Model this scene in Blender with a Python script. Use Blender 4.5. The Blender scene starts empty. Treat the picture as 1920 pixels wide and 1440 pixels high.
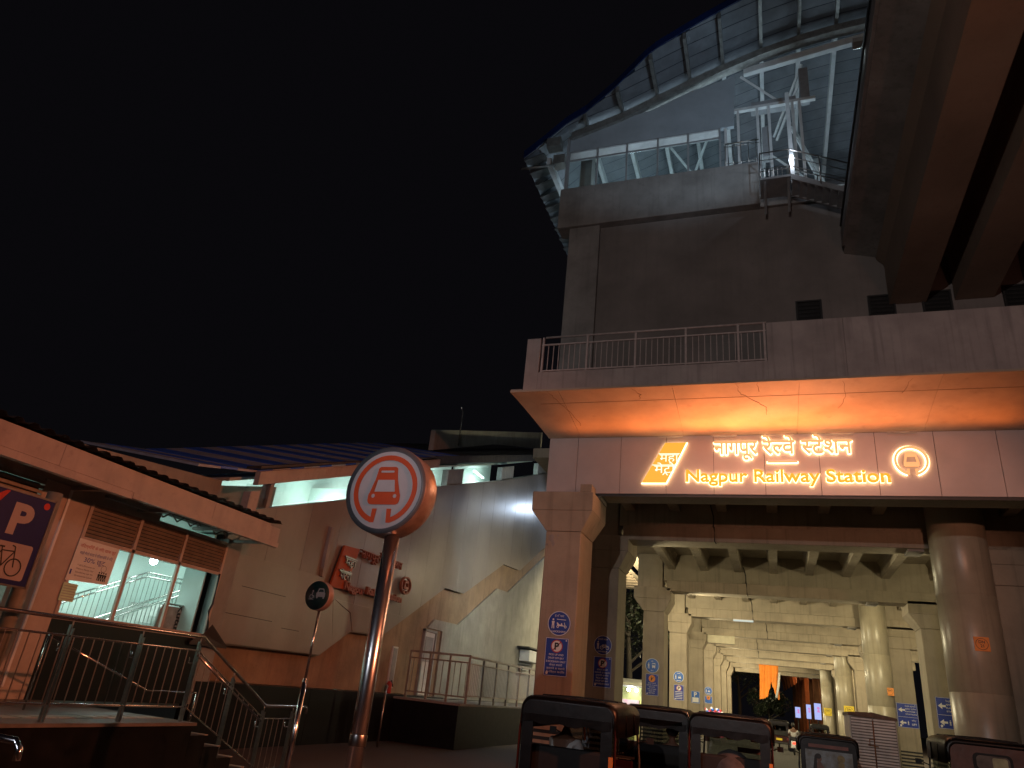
import bpy, bmesh, math, random
from mathutils import Vector, Matrix
random.seed(7)
R = math.radians
sc = bpy.context.scene
COL = sc.collection

# ---------------------------------------------------------------- camera
cd = bpy.data.cameras.new('camera'); cam = bpy.data.objects.new('camera', cd); COL.objects.link(cam)
cd.sensor_width = 36; cd.lens = 24.5625; cd.clip_start = .05; cd.clip_end = 1500
FW = Vector((-.33522956, .85302787, .39995575)); RT = Vector((.94110482, .32305187, .09979581)); UP = Vector((.04407785, -.40985479, .91108518))
m = Matrix((RT, UP, -FW)).transposed().to_4x4(); m.translation = (0, 0, 1.7)
cam.matrix_world = m
sc.camera = cam

# ---------------------------------------------------------------- night sky, moon, exposure
W = bpy.data.worlds.new('World'); sc.world = W; W.use_nodes = True
nt = W.node_tree; nt.nodes.clear()
sky = nt.nodes.new('ShaderNodeTexSky'); sky.sky_type = 'NISHITA'; sky.sun_disc = False
sky.sun_elevation = R(-8); sky.sun_rotation = R(200)
b1 = nt.nodes.new('ShaderNodeBackground'); b1.inputs[1].default_value = .02
b2 = nt.nodes.new('ShaderNodeBackground'); b2.inputs[0].default_value = (.0026, .0024, .0032, 1); b2.inputs[1].default_value = 1
ad = nt.nodes.new('ShaderNodeAddShader'); wo = nt.nodes.new('ShaderNodeOutputWorld')
nt.links.new(sky.outputs[0], b1.inputs[0]); nt.links.new(b1.outputs[0], ad.inputs[0]); nt.links.new(b2.outputs[0], ad.inputs[1]); nt.links.new(ad.outputs[0], wo.inputs[0])
sd = bpy.data.lights.new('moon', 'SUN'); sd.energy = .004; sd.angle = R(.5); sd.color = (.7, .8, 1)
so = bpy.data.objects.new('moon', sd); COL.objects.link(so); so.rotation_euler = (R(40), 0, R(160))
sc.view_settings.view_transform = 'Standard'; sc.view_settings.look = 'None'; sc.view_settings.exposure = 0; sc.view_settings.gamma = 1
try: sc.view_settings.use_curve_mapping = False
except Exception: pass
sc.render.engine = 'CYCLES'
sc.cycles.max_bounces = 6; sc.cycles.diffuse_bounces = 3; sc.cycles.transparent_max_bounces = 12
sc.cycles.use_denoising = True; sc.cycles.use_light_tree = True; sc.cycles.sample_clamp_indirect = 4

# ---------------------------------------------------------------- materials
MATS = {}
def mat(name, col, rough=.6, metal=0., var=.15, scale=2., streak=0., bump=0., emit=None, es=0., spec=.5, grime=0., fine=30., tint=None):
    if name in MATS: return MATS[name]
    mt = bpy.data.materials.new(name); mt.use_nodes = True
    n = mt.node_tree; L = n.links; p = n.nodes['Principled BSDF']
    p.inputs['Roughness'].default_value = rough; p.inputs['Metallic'].default_value = metal
    p.inputs['Specular IOR Level'].default_value = spec
    c4 = (*col, 1)
    if var or streak or grime:
        tc = n.nodes.new('ShaderNodeTexCoord')
        nz = n.nodes.new('ShaderNodeTexNoise'); nz.inputs['Scale'].default_value = scale; nz.inputs['Detail'].default_value = 6; nz.inputs['Roughness'].default_value = .6
        L.new(tc.outputs['Object'], nz.inputs['Vector'])
        cr = n.nodes.new('ShaderNodeValToRGB'); cr.color_ramp.elements[0].position = .3; cr.color_ramp.elements[1].position = .7
        d = tint or tuple(c * (1 - 1.6 * var) for c in col)
        cr.color_ramp.elements[0].color = (*d, 1); cr.color_ramp.elements[1].color = (*[min(1, c * (1 + var)) for c in col], 1)
        L.new(nz.outputs['Fac'], cr.inputs['Fac']); out = cr.outputs[0]
        if streak:
            mp = n.nodes.new('ShaderNodeMapping'); mp.inputs['Scale'].default_value = (7, 7, .35)
            L.new(tc.outputs['Object'], mp.inputs['Vector'])
            n2 = n.nodes.new('ShaderNodeTexNoise'); n2.inputs['Scale'].default_value = 1.; n2.inputs['Detail'].default_value = 4
            L.new(mp.outputs[0], n2.inputs['Vector'])
            r2 = n.nodes.new('ShaderNodeValToRGB'); r2.color_ramp.elements[0].position = .52; r2.color_ramp.elements[1].position = .72
            L.new(n2.outputs['Fac'], r2.inputs['Fac'])
            mu = n.nodes.new('ShaderNodeMath'); mu.operation = 'MULTIPLY'; mu.inputs[1].default_value = streak; L.new(r2.outputs[0], mu.inputs[0])
            mx = n.nodes.new('ShaderNodeMixRGB'); mx.inputs[2].default_value = (*[c * .35 for c in col], 1)
            L.new(mu.outputs[0], mx.inputs[0]); L.new(out, mx.inputs[1]); out = mx.outputs[0]
        if grime:
            n3 = n.nodes.new('ShaderNodeTexNoise'); n3.inputs['Scale'].default_value = fine; n3.inputs['Detail'].default_value = 3
            L.new(tc.outputs['Object'], n3.inputs['Vector'])
            r3 = n.nodes.new('ShaderNodeValToRGB'); r3.color_ramp.elements[0].position = .62; r3.color_ramp.elements[1].position = .75
            L.new(n3.outputs['Fac'], r3.inputs['Fac'])
            mu = n.nodes.new('ShaderNodeMath'); mu.operation = 'MULTIPLY'; mu.inputs[1].default_value = grime; L.new(r3.outputs[0], mu.inputs[0])
            mx = n.nodes.new('ShaderNodeMixRGB'); mx.inputs[2].default_value = (*[c * .3 for c in col], 1)
            L.new(mu.outputs[0], mx.inputs[0]); L.new(out, mx.inputs[1]); out = mx.outputs[0]
        L.new(out, p.inputs['Base Color'])
        if bump:
            nb = n.nodes.new('ShaderNodeTexNoise'); nb.inputs['Scale'].default_value = fine; nb.inputs['Detail'].default_value = 5
            L.new(tc.outputs['Object'], nb.inputs['Vector'])
            bp = n.nodes.new('ShaderNodeBump'); bp.inputs['Strength'].default_value = bump; bp.inputs['Distance'].default_value = .02
            L.new(nb.outputs['Fac'], bp.inputs['Height']); L.new(bp.outputs[0], p.inputs['Normal'])
            # roughness breakup
            mr = n.nodes.new('ShaderNodeMapRange'); mr.inputs['To Min'].default_value = max(0, rough - .12); mr.inputs['To Max'].default_value = min(1, rough + .12)
            L.new(nz.outputs['Fac'], mr.inputs['Value']); L.new(mr.outputs[0], p.inputs['Roughness'])
    else:
        p.inputs['Base Color'].default_value = c4
    if emit:
        p.inputs['Emission Color'].default_value = (*emit, 1); p.inputs['Emission Strength'].default_value = es
    MATS[name] = mt
    return mt
def glassmat(name, tint=(.9, .95, .95), refl=.1):
    if name in MATS: return MATS[name]
    mt = bpy.data.materials.new(name); mt.use_nodes = True; n = mt.node_tree; n.nodes.clear()
    o = n.nodes.new('ShaderNodeOutputMaterial'); t = n.nodes.new('ShaderNodeBsdfTransparent'); g = n.nodes.new('ShaderNodeBsdfGlossy'); x = n.nodes.new('ShaderNodeMixShader')
    t.inputs[0].default_value = (*tint, 1); g.inputs['Roughness'].default_value = .03; x.inputs[0].default_value = refl
    n.links.new(t.outputs[0], x.inputs[1]); n.links.new(g.outputs[0], x.inputs[2]); n.links.new(x.outputs[0], o.inputs[0])
    MATS[name] = mt; return mt

CREAM = mat('painted_concrete_cream', (.34, .29, .22), .75, var=.13, scale=.9, streak=.35, bump=.25, grime=.15, fine=14)
CONC = mat('bare_concrete_grey', (.27, .255, .24), .8, var=.2, scale=1.1, streak=.25, bump=.3, grime=.2, fine=9)
CONC_D = mat('shuttered_concrete_dark', (.27, .25, .23), .85, var=.25, scale=.8, streak=.4, bump=.35, grime=.25, fine=7)
SOFFIT = mat('painted_soffit', (.42, .35, .27), .7, var=.14, scale=.9, streak=.0, bump=.3, grime=.22, fine=3)
FASC = mat('composite_fascia_panel', (.44, .40, .40), .5, metal=.1, var=.05, scale=1.5, bump=.05, grime=.06, fine=40)
CLAD = mat('composite_cladding_panel', (.29, .265, .25), .34, metal=.3, var=.1, scale=.7, streak=.07, bump=.06, grime=.1, fine=22)
LOWW = mat('weathered_lit_brown_plaster', (.30, .21, .14), .85, var=.2, scale=1.3, streak=.3, bump=.3, grime=.2, fine=12)
GREYW = mat('cement_plaster_grey', (.30, .29, .26), .85, var=.15, scale=1.3, streak=.25, bump=.3, grime=.2, fine=12)
GRAN = mat('black_granite', (.006, .006, .0065), .35, var=.3, scale=6, bump=.05, spec=.4)
ASPH = mat('asphalt', (.045, .043, .04), .8, var=.3, scale=3, bump=.5, fine=60, grime=.3)
PAVE = mat('paving', (.07, .055, .05), .6, var=.25, scale=2.5, bump=.3, fine=20, grime=.2)
STEEL = mat('stainless_steel', (.62, .6, .58), .16, metal=1, var=.06, scale=20)
CHROME = mat('polished_steel', (.75, .75, .75), .17, metal=1, var=.05, scale=6)
STEELD = mat('brushed_steel_dull', (.42, .4, .38), .32, metal=1, var=.12, scale=15)
WHITEM = mat('white_painted_steel', (.62, .64, .64), .5, var=.1, scale=3, grime=.15)
GREYM = mat('grey_painted_steel', (.3, .31, .32), .5, var=.12, scale=3, grime=.2)
RAILP = mat('primer_painted_rail', (.5, .42, .4), .5, var=.12, scale=8)
RAILD = mat('brown_painted_rail', (.3, .26, .22), .5, var=.15, scale=8)
DARKM = mat('dark_metal', (.03, .03, .03), .5, var=.2, scale=5)
BLACK = mat('black_rubber', (.012, .012, .012), .7, var=.2, scale=5)
VINYL = mat('black_vinyl_hood', (.0035, .0028, .0026), .38, var=.35, scale=9, bump=.25, fine=4, spec=.35)
MAROON = mat('maroon_paint', (.03, .005, .004), .3, var=.2, scale=4)
YELB = mat('yellow_paint', (.5, .28, .04), .4, var=.2, scale=4)
SHEETG = mat('roof_sheet_grey', (.2, .215, .235), .5, metal=.2, var=.12, scale=2, grime=.15)
BLUET = mat('blue_roof_sheet', (.04, .14, .7), .4, var=.15, scale=3, grime=.1)
WHITT = mat('white_roof_sheet', (.36, .4, .48), .5, var=.15, scale=3, grime=.15)
CORR = mat('brown_corrugated_sheet', (.06, .05, .045), .6, var=.3, scale=5)
PEACHT = mat('trim_panel_offwhite', (.42, .36, .33), .45, var=.1, scale=2.3, grime=.25, fine=8, bump=.08, streak=.2)
CYANW = mat('pale_green_wall_paint', (.53, .64, .61), .6, var=.05, scale=1)
GALV = mat('galvanised', (.35, .35, .33), .45, metal=.6, var=.2, scale=5)
SLAT = mat('louvre_slat_brown', (.34, .27, .2), .5, var=.15, scale=5, grime=.2)
SBLUE = mat('sign_blue', (.008, .035, .33), .4, var=.08, scale=6)
SBLUE2 = mat('sign_bright_blue', (.015, .12, .5), .4, var=.08, scale=6)
SWHITE = mat('sign_white', (.75, .75, .75), .5, var=.04, scale=6)
SGREEN = mat('sign_dark_green', (.008, .03, .032), .35, var=.1, scale=8)
SRED = mat('sign_red', (.42, .03, .02), .45, var=.08, scale=6)
SORANGE = mat('sign_orange', (.75, .25, .03), .5, var=.08, scale=6)
SYEL = mat('sign_yellow', (.8, .6, .03), .5, var=.08, scale=6)
SBLACK = mat('sign_black', (.01, .01, .01), .5, var=.1, scale=6)
METRO_OR = mat('emblem_orange_red', (.72, .085, .012), .42, var=.06, scale=6)
DRUMF = mat('drum_face_white', (.62, .57, .60), .4, var=.06, scale=4, grime=.12, fine=14)
DRUMR = mat('drum_rim_grey', (.09, .095, .11), .45, var=.12, scale=5)
DRUMS = mat('drum_side_metal', (.42, .33, .3), .35, metal=.5, var=.2, scale=6, grime=.2)
GLASS = glassmat('window_glass', (.92, .96, .95), .06)
GLASSD = glassmat('windscreen_glass', (.5, .52, .5), .12)
LETO = mat('unlit_letter_rust_orange', (.27, .09, .05), .5, var=.15, scale=6, grime=.2)
SKIN = mat('skin_brown', (.16, .08, .05), .55, var=.08, scale=8)
HAIR = mat('black_hair', (.008, .007, .006), .5, var=.2, scale=30)
SHIRT = mat('white_shirt', (.55, .54, .52), .8, var=.1, scale=8, bump=.3, fine=12)
SHIRTG = mat('grey_shirt', (.22, .22, .23), .8, var=.15, scale=8, bump=.3, fine=12)
TROU = mat('dark_trousers', (.03, .03, .04), .85, var=.2, scale=8)
CLOTHO = mat('saffron_cloth', (.75, .22, .02), .75, var=.12, scale=2, bump=.3, fine=6)
LEAF = mat('leaves_dark_green', (.012, .018, .008), .6, var=.4, scale=2)
BARK = mat('bark', (.02, .015, .01), .9, var=.3, scale=6, bump=.6)
BRIDGE = mat('brown_plastered_concrete', (.36, .19, .1), .8, var=.2, scale=.8, streak=.5)
PAPER = mat('poster_paper', (.72, .74, .7), .7, var=.05, scale=6)
def emis(name, col, s): return mat(name, (.0, .0, .0), .6, var=0, emit=col, es=s)
E_FACE = emis('lit_letter_face_yellow', (1, .46, .03), 1.0)
E_FACE2 = emis('lit_letter_face_pale', (1, .42, .16), 1.15)
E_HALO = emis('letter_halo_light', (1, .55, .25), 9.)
E_LOGO = emis('lit_logo_yellow', (1, .47, .05), 1.0)
E_LOGOW = emis('lit_logo_letter_white', (1, .85, .65), 1.5)
E_COOL = emis('cool_tube_light', (.75, .95, 1), 14)
E_WHITE = emis('white_lamp', (.85, .92, 1), 14)
E_TUBE = emis('greenish_tube_light', (1, .97, .68), 18)
E_ROOM = emis('lit_ceiling_panel', (.62, .92, .86), 1.3)
E_ROOMB = emis('lit_ceiling_tube', (.85, 1, .97), 5)
E_SOD = emis('sodium_lamp', (1, .38, .15), 30)
E_RED = emis('tail_light_red', (1, .03, .01), 4)
E_SCR = emis('lit_billboard', (.42, .5, .95), 1.0)
E_SHOP = emis('shop_lamp', (.9, .95, 1), 25)

# ---------------------------------------------------------------- building helpers
OFF = {}
class B:
    """collects shapes in world metres and links them as one mesh object"""
    def __init__(s): s.bm = bmesh.new()
    def box(s, x0, x1, y0, y1, z0, z1):
        v = [s.bm.verts.new(p) for p in ((x0,y0,z0),(x1,y0,z0),(x1,y1,z0),(x0,y1,z0),(x0,y0,z1),(x1,y0,z1),(x1,y1,z1),(x0,y1,z1))]
        for f in ((0,3,2,1),(4,5,6,7),(0,1,5,4),(1,2,6,5),(2,3,7,6),(3,0,4,7)): s.bm.faces.new([v[i] for i in f])
        return s
    def quad(s, a, b, c, d):
        s.bm.faces.new([s.bm.verts.new(p) for p in (a, b, c, d)]); return s
    def prism(s, pts, ax, a, b):
        """pts: 2D polygon in the two axes other than ax (in x,y,z order), from a to b along ax"""
        def P(p, t):
            q = list(p); q.insert('xyz'.index(ax), t); return q
        v0 = [s.bm.verts.new(P(p, a)) for p in pts]; v1 = [s.bm.verts.new(P(p, b)) for p in pts]; n = len(pts)
        s.bm.faces.new(v0); s.bm.faces.new(v1[::-1])
        for i in range(n): s.bm.faces.new((v0[i], v1[i], v1[(i+1) % n], v0[(i+1) % n]))
        return s
    def hull(s, lo, hi):
        """two rings of 3D points with the same count joined into a solid"""
        a = [s.bm.verts.new(p) for p in lo]; b = [s.bm.verts.new(p) for p in hi]; n = len(a)
        s.bm.faces.new(a[::-1]); s.bm.faces.new(b)
        for i in range(n): s.bm.faces.new((a[i], a[(i+1) % n], b[(i+1) % n], b[i]))
        return s
    def tube(s, pts, r, n=8, cap=True, r2=None):
        pts = [Vector(p) for p in pts]; rings = []
        for i, p in enumerate(pts):
            d = (pts[min(i+1, len(pts)-1)] - pts[max(i-1, 0)]).normalized()
            u = d.cross(Vector((0, 0, 1)))
            if u.length < .05: u = d.cross(Vector((0, 1, 0)))
            u.normalize(); w = d.cross(u)
            rr = r if r2 is None else r + (r2 - r) * i / (len(pts) - 1)
            rings.append([s.bm.verts.new(p + rr * (math.cos(t) * u + math.sin(t) * w)) for t in (2*math.pi*k/n for k in range(n))])
        for a, b in zip(rings, rings[1:]):
            for k in range(n):
                f = s.bm.faces.new((a[k], a[(k+1) % n], b[(k+1) % n], b[k])); f.smooth = n > 5
        if cap: s.bm.faces.new(rings[0][::-1]); s.bm.faces.new(rings[-1])
        return s
    def lathe(s, c, prof, ax='z', n=24):
        """prof: (radius, t) pairs turned about ax through c"""
        rings = []
        for r, t in prof:
            ring = []
            for k in range(n):
                a = 2*math.pi*k/n; u, w = max(r, 1e-4)*math.cos(a), max(r, 1e-4)*math.sin(a)
                q = {'z': (u, w, t), 'y': (u, t, w), 'x': (t, u, w)}[ax]
                ring.append(s.bm.verts.new((c[0]+q[0], c[1]+q[1], c[2]+q[2])))
            rings.append(ring)
        for a, b in zip(rings, rings[1:]):
            for k in range(n):
                f = s.bm.faces.new((a[k], a[(k+1) % n], b[(k+1) % n], b[k])); f.smooth = True
        return s
    def ball(s, c, r, n=10, sc_=(1, 1, 1)):
        s.lathe(c, [(r*math.sin(math.pi*i/n)*sc_[0], -r*math.cos(math.pi*i/n)*sc_[2]) for i in range(n+1)], 'z', n+4); return s
    def done(s, name, m, parent=None, bevel=0., smooth=False):
        bmesh.ops.recalc_face_normals(s.bm, faces=s.bm.faces)
        off = OFF.get(parent.name) if parent else None
        if parent is None:
            vs = s.bm.verts; n = max(1, len(vs)); off = Vector((sum(v.co.x for v in vs)/n, sum(v.co.y for v in vs)/n, min((v.co.z for v in vs), default=0)))
        bmesh.ops.translate(s.bm, vec=-off, verts=s.bm.verts)
        me = bpy.data.meshes.new(name); s.bm.to_mesh(me); s.bm.free()
        if smooth: me.polygons.foreach_set('use_smooth', [True]*len(me.polygons))
        me.materials.append(m); o = bpy.data.objects.new(name, me); COL.objects.link(o)
        if parent: o.parent = parent; OFF[o.name] = off
        else: o.location = off; OFF[o.name] = off
        if bevel:
            bv = o.modifiers.new('b', 'BEVEL'); bv.width = bevel; bv.segments = 2; bv.limit_method = 'ANGLE'; bv.angle_limit = R(50)
        return o
def thing(name, label, cat, loc, group=None):
    o = bpy.data.objects.new(name, None); COL.objects.link(o); o.location = loc; o.empty_display_size = .3
    o['label'] = label; o['category'] = cat
    if group: o['group'] = group
    OFF[o.name] = Vector(loc); return o
def tag(o, label=None, cat=None, group=None, kind=None):
    if label: o['label'] = label
    if cat: o['category'] = cat
    if group: o['group'] = group
    if kind: o['kind'] = kind
    return o
def copy_tree(o, parent=None):
    c = o.copy(); COL.objects.link(c)
    if parent: c.parent = parent
    OFF[c.name] = OFF.get(o.name, Vector())
    for ch in list(o.children): copy_tree(ch, c)
    return c
def lamp(name, kind, loc, col, power, size=.3, rot=None, spot=None, size_y=None, target=None, parent=None):
    l = bpy.data.lights.new(name, kind); l.energy = power; l.color = col
    if kind == 'AREA':
        l.size = size
        if size_y: l.shape = 'RECTANGLE'; l.size_y = size_y
    else: l.shadow_soft_size = size
    if kind == 'SPOT': l.spot_size = R(spot or 100); l.spot_blend = .6
    o = bpy.data.objects.new(name, l); COL.objects.link(o)
    o.location = loc
    if target is not None: o.rotation_euler = (Vector(target) - Vector(loc)).to_track_quat('-Z', 'Y').to_euler()
    elif rot: o.rotation_euler = rot
    if parent:
        o.parent = parent; o.location = Vector(loc) - OFF[parent.name]
    return o

# ---------------------------------------------------------------- flat print: text and pictograms
TXT = {}
def text_geo(s, bold=0.):
    """polygons of a string at size 1; '|' after a consonant gives its half form"""
    key = (s, bold)
    if key in TXT: return TXT[key]
    def raw(t):
        c = bpy.data.curves.new('t', 'FONT'); c.body = t; c.resolution_u = 4; c.offset = bold
        o = bpy.data.objects.new('t', c); COL.objects.link(o); bpy.context.view_layer.update()
        me = bpy.data.meshes.new_from_object(o); v = [(p.co.x, p.co.y) for p in me.vertices]; f = [tuple(p.vertices) for p in me.polygons]
        bpy.data.objects.remove(o); bpy.data.meshes.remove(me); bpy.data.curves.remove(c)
        return v, f
    if '|' not in s: out = raw(s)
    else:
        V, F = [], []; x = 0; parts = s.split('|')
        for i, pt in enumerate(parts):
            head, last = (pt[:-1], pt[-1]) if i < len(parts)-1 else (pt, '')
            if head:
                v, f = raw(head); n = len(V); V += [(a+x, b) for a, b in v]; F += [tuple(k+n for k in q) for q in f]
                x += max(a for a, b in v)
                if head.endswith(' '): x += .25
            if last:
                v, f = raw(last); w = max(a for a, b in v); cut = w - .235
                bm = bmesh.new(); vv = [bm.verts.new((a, b, 0)) for a, b in v]
                for q in f:
                    try: bm.faces.new([vv[k] for k in q])
                    except Exception: pass
                bmesh.ops.bisect_plane(bm, geom=bm.verts[:]+bm.edges[:]+bm.faces[:], plane_co=(cut, 0, 0), plane_no=(1, 0, 0), clear_outer=True)
                bm.verts.index_update(); n = len(V); V += [(q.co.x+x, q.co.y) for q in bm.verts]; F += [tuple(k.index+n for k in q.verts) for q in bm.faces]; bm.free()
                x += cut
        out = (V, F)
    TXT[key] = out; return out
class Ink:
    def __init__(s): s.polys = []
    def poly(s, pts): s.polys.append([tuple(p) for p in pts]); return s
    def rect(s, x0, y0, x1, y1): return s.poly([(x0, y0), (x1, y0), (x1, y1), (x0, y1)])
    def disc(s, cx, cy, r, n=20, ry=None): return s.poly([(cx+r*math.cos(2*math.pi*k/n), cy+(ry or r)*math.sin(2*math.pi*k/n)) for k in range(n)])
    def ring(s, cx, cy, r0, r1, a0=0, a1=360, n=36):
        for k in range(n):
            t0, t1 = R(a0+(a1-a0)*k/n), R(a0+(a1-a0)*(k+1)/n)
            s.poly([(cx+r0*math.cos(t0), cy+r0*math.sin(t0)), (cx+r1*math.cos(t0), cy+r1*math.sin(t0)), (cx+r1*math.cos(t1), cy+r1*math.sin(t1)), (cx+r0*math.cos(t1), cy+r0*math.sin(t1))])
        return s
    def line(s, pts, w):
        for a, b in zip(pts, pts[1:]):
            dx, dy = b[0]-a[0], b[1]-a[1]; l = math.hypot(dx, dy) or 1; nx, ny = -dy/l*w/2, dx/l*w/2
            s.poly([(a[0]+nx, a[1]+ny), (a[0]-nx, a[1]-ny), (b[0]-nx, b[1]-ny), (b[0]+nx, b[1]+ny)])
        return s
    def rrect(s, x0, y0, x1, y1, r, n=5):
        P = []
        for cx, cy, a in ((x1-r, y1-r, 0), (x0+r, y1-r, 90), (x0+r, y0+r, 180), (x1-r, y0+r, 270)):
            P += [(cx+r*math.cos(R(a+90*k/n)), cy+r*math.sin(R(a+90*k/n))) for k in range(n+1)]
        return s.poly(P)
    def text(s, t, cx, y, h, w=None, bold=.0, skew=0., rot=0., align='c', cap=.72):
        if any(ord(ch) > 0x900 for ch in t): bold = 0.
        V, F = text_geo(t, bold)
        if not V: return s
        x0, x1 = min(v[0] for v in V), max(v[0] for v in V); k = h/cap; kx = k
        if w: kx = w/(x1-x0)
        ox = {'c': -(x0+x1)/2, 'l': -x0, 'r': -x1}[align]
        cr, sr = math.cos(rot), math.sin(rot)
        P = []
        for a, b in V:
            px, py = (a+ox)*kx, b*k; px += skew*py; P.append((cx+px*cr-py*sr, y+px*sr+py*cr))
        for f in F: s.poly([P[i] for i in f])
        return s
    def place(s, name, m, parent, o, plane='xz', th=.004, z=0.):
        """plane xz faces -Y; plane yz faces +X.  z: how far the print stands in front of o"""
        b = B()
        def P(p, d): return (o[0]+p[0], o[1]-z-d, o[2]+p[1]) if plane == 'xz' else (o[0]+z+d, o[1]+p[0], o[2]+p[1])
        rnd = random.Random(len(s.polys))
        for q in s.polys:
            d = th + rnd.random()*3e-4
            try: b.bm.faces.new([b.bm.verts.new(P(p, d)) for p in q])
            except Exception: pass
        if th > .008:
            cnt = {}
            for q in s.polys:
                for u, v in zip(q, q[1:]+q[:1]):
                    ku, kv = (round(u[0], 4), round(u[1], 4)), (round(v[0], 4), round(v[1], 4)); k = (min(ku, kv), max(ku, kv)); cnt.setdefault(k, []).append((u, v))
            for k, e in cnt.items():
                if len(e) == 1 and k[0] != k[1]:
                    u, v = e[0]; b.bm.faces.new([b.bm.verts.new(p) for p in (P(u, th), P(v, th), P(v, 0), P(u, 0))])
        return b.done(name, m, parent)
def person_icon(i, x, y, h):
    i.disc(x, y+h*.88, h*.1, 10); i.poly([(x-h*.16, y+h*.72), (x+h*.16, y+h*.72), (x+h*.1, y+h*.35), (x-h*.1, y+h*.35)])
    i.line([(x-.07*h, y+h*.4), (x-.1*h, y)], h*.1); i.line([(x+.07*h, y+h*.4), (x+.1*h, y)], h*.1); return i
def metro_emblem(i, r):
    """open ring with a train front in it, centred on 0,0"""
    i.ring(0, 0, r*.855, r, -72, 252); a = math.sin(R(-72)); c = math.cos(R(72))
    for sx in (-1, 1):
        i.poly([(sx*c*r*.62, -r*.95), (sx*c*r*1.02, -r*.95*1.0), (sx*c*r*.98, -r*.56), (sx*c*r*.5, -r*.56)])
    return i
def train_front(i, r):
    i.poly([(-.3*r, .62*r), (.3*r, .62*r), (.36*r, .56*r), (.4*r, .3*r), (-.4*r, .3*r), (-.36*r, .56*r)])      # upper face
    i.poly([(-.4*r, .3*r), (-.27*r, .3*r), (-.34*r, -.12*r), (-.49*r, -.12*r)])
    i.poly([(.27*r, .3*r), (.4*r, .3*r), (.49*r, -.12*r), (.34*r, -.12*r)])
    i.poly([(-.49*r, -.12*r), (.49*r, -.12*r), (.5*r, -.36*r), (.42*r, -.45*r), (-.42*r, -.45*r), (-.5*r, -.36*r)])
    return i

# ================================================================= GROUND
tag(B().quad((-400, -200, 0), (400, -200, 0), (400, 700, 0), (-400, 700, 0)).done('ground', PAVE), kind='structure')
tag(B().quad((-4.4, -40, .004), (5.4, -40, .004), (5.4, 400, .004), (-4.4, 400, .004)).done('road', ASPH), kind='structure')
k = B(); k.box(-4.7, -4.4, -40, 300, 0, .13); tag(k.done('kerb', CONC, bevel=.02), kind='structure')
k = B(); k.box(5.4, 5.7, -40, 300, 0, .13); tag(k.done('kerb', CONC, bevel=.02), kind='structure')


# ================================================================= FLYOVER (deck, cross beams, girders) and its pillars
ROWS = [19.1, 24.65, 36.2, 46.1, 56.8, 66.5, 76, 85.3, 94.5, 103.5]
fly = thing('flyover', 'long concrete road flyover deck running away over the street, carried on two rows of pillars', 'flyover', (0, 60, 7))
B().box(-7.2, 12.5, 20.9, 105, 8.78, 9.1).done('deck_slab', CREAM, fly)
for i, y in enumerate(ROWS):
    if i == 0:
        b = B(); b.box(-4.62, 12, 19.84, 20.9, 7.28, 9.0)
    else:
        b = B(); b.box(-5.02, 12, y+.14, y+.9, 7.5, 8.78)
    w = b.done('cross_beam', CREAM, fly, bevel=.02)
    if i:
        B().box(-4.85, 12, y+.0, y+1.04, 6.98, 7.495).done('beam_ledge', CREAM, w, bevel=.02)
        B().box(-6.3, -5.06, y+.1, y+1.3, 7.14, 8.775).done('beam_end_block', CREAM, w, bevel=.02)
        for xx in (4.1+.0, 6.6): B().box(xx, xx+.45, y+.1, y+.9, 6.9, 6.975).done('bearing_pad', CONC_D, w)
GX = [-4.62, -3.04, -1.45, .16, 1.75, 3.35, 4.95, 6.9, 8.6, 10.3]
gm = None
for i in range(len(ROWS)-1):
    y0 = (20.91 if i == 0 else ROWS[i]+.91); y1 = ROWS[i+1]+.13
    for gx in GX:
        g = B(); g.prism([(gx-.17, 8.05), (gx+.17, 8.05), (gx+.17, 8.55), (gx+.28, 8.775), (gx-.28, 8.775), (gx-.17, 8.55)], 'y', y0, y1)
        g.done('girder', CREAM, fly)
# soffit slats beyond the left edge of the deck, lit yellow
for i in range(9): B().box(-9.2, -7.3, 36.3+i*.95, 36.8+i*.95, 8.2, 8.3).done('soffit_slat', SLAT, fly)
B().box(-9.3, -7.22, 36, 46, 8.4, 8.5).done('side_slab', CREAM, fly)

def pillar(x0, y, label, side, group=None, paint=True):
    t = thing('flyover_pillar', label, 'pillar', (x0+.5, y+.75, 0), group)
    x1 = x0+1.03; y1 = y+1.45
    B().box(x0, x1, y, y1, 0, 5.965).done('shaft', CREAM, t, bevel=.03)
    cl, cr = x0-.5, x1+.29
    if side < 0: cl, cr = x0-.29, x1+.5
    if side == 2: cl, cr = x0-.4, x1+1.05
    b = B(); b.hull([(x0, y, 5.97), (x1, y, 5.97), (x1, y1, 5.97), (x0, y1, 5.97)], [(cl, y-.0, 6.58), (cr, y-.0, 6.58), (cr, y1+.3, 6.58), (cl, y1+.3, 6.58)])
    b.box(cl, cr, y-.0, y1+.3, 6.582, 7.13)
    b.done('capital', CREAM, t, bevel=.02)
    if paint:
        b = B(); n = 6
        for i in range(n): b.box(x0-.004, x1+.004, y-.006, y1+.006, .0+i*.16, .08+i*.16)
        b.done('painted_band', SBLACK, t)
    return t
PL = []
names = ['first pillar from the street, reddish under the lit station sign, with round blue e-rickshaw sign',
         'second pillar from the street, dark brown face and pale lit side, with motorcycle sign',
         'third pillar of the left row, olive grey, with round bus sign',
         'fourth pillar of the left row, brightest and yellowish, with pale blue round sign',
         'fifth pillar of the left row, carrying only a square parking sign',
         'sixth pillar of the left row, with small light blue round sign and colourful stall below']
for i, y in enumerate(ROWS[:-1]):
    if i < 6: PL.append(pillar(-5.97, y, names[i], 1))
    else: PL.append(pillar(-5.97, y, 'pale far pillar without signs near the dark end of the left row', 1, 'far pillars of the left row'))
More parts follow.
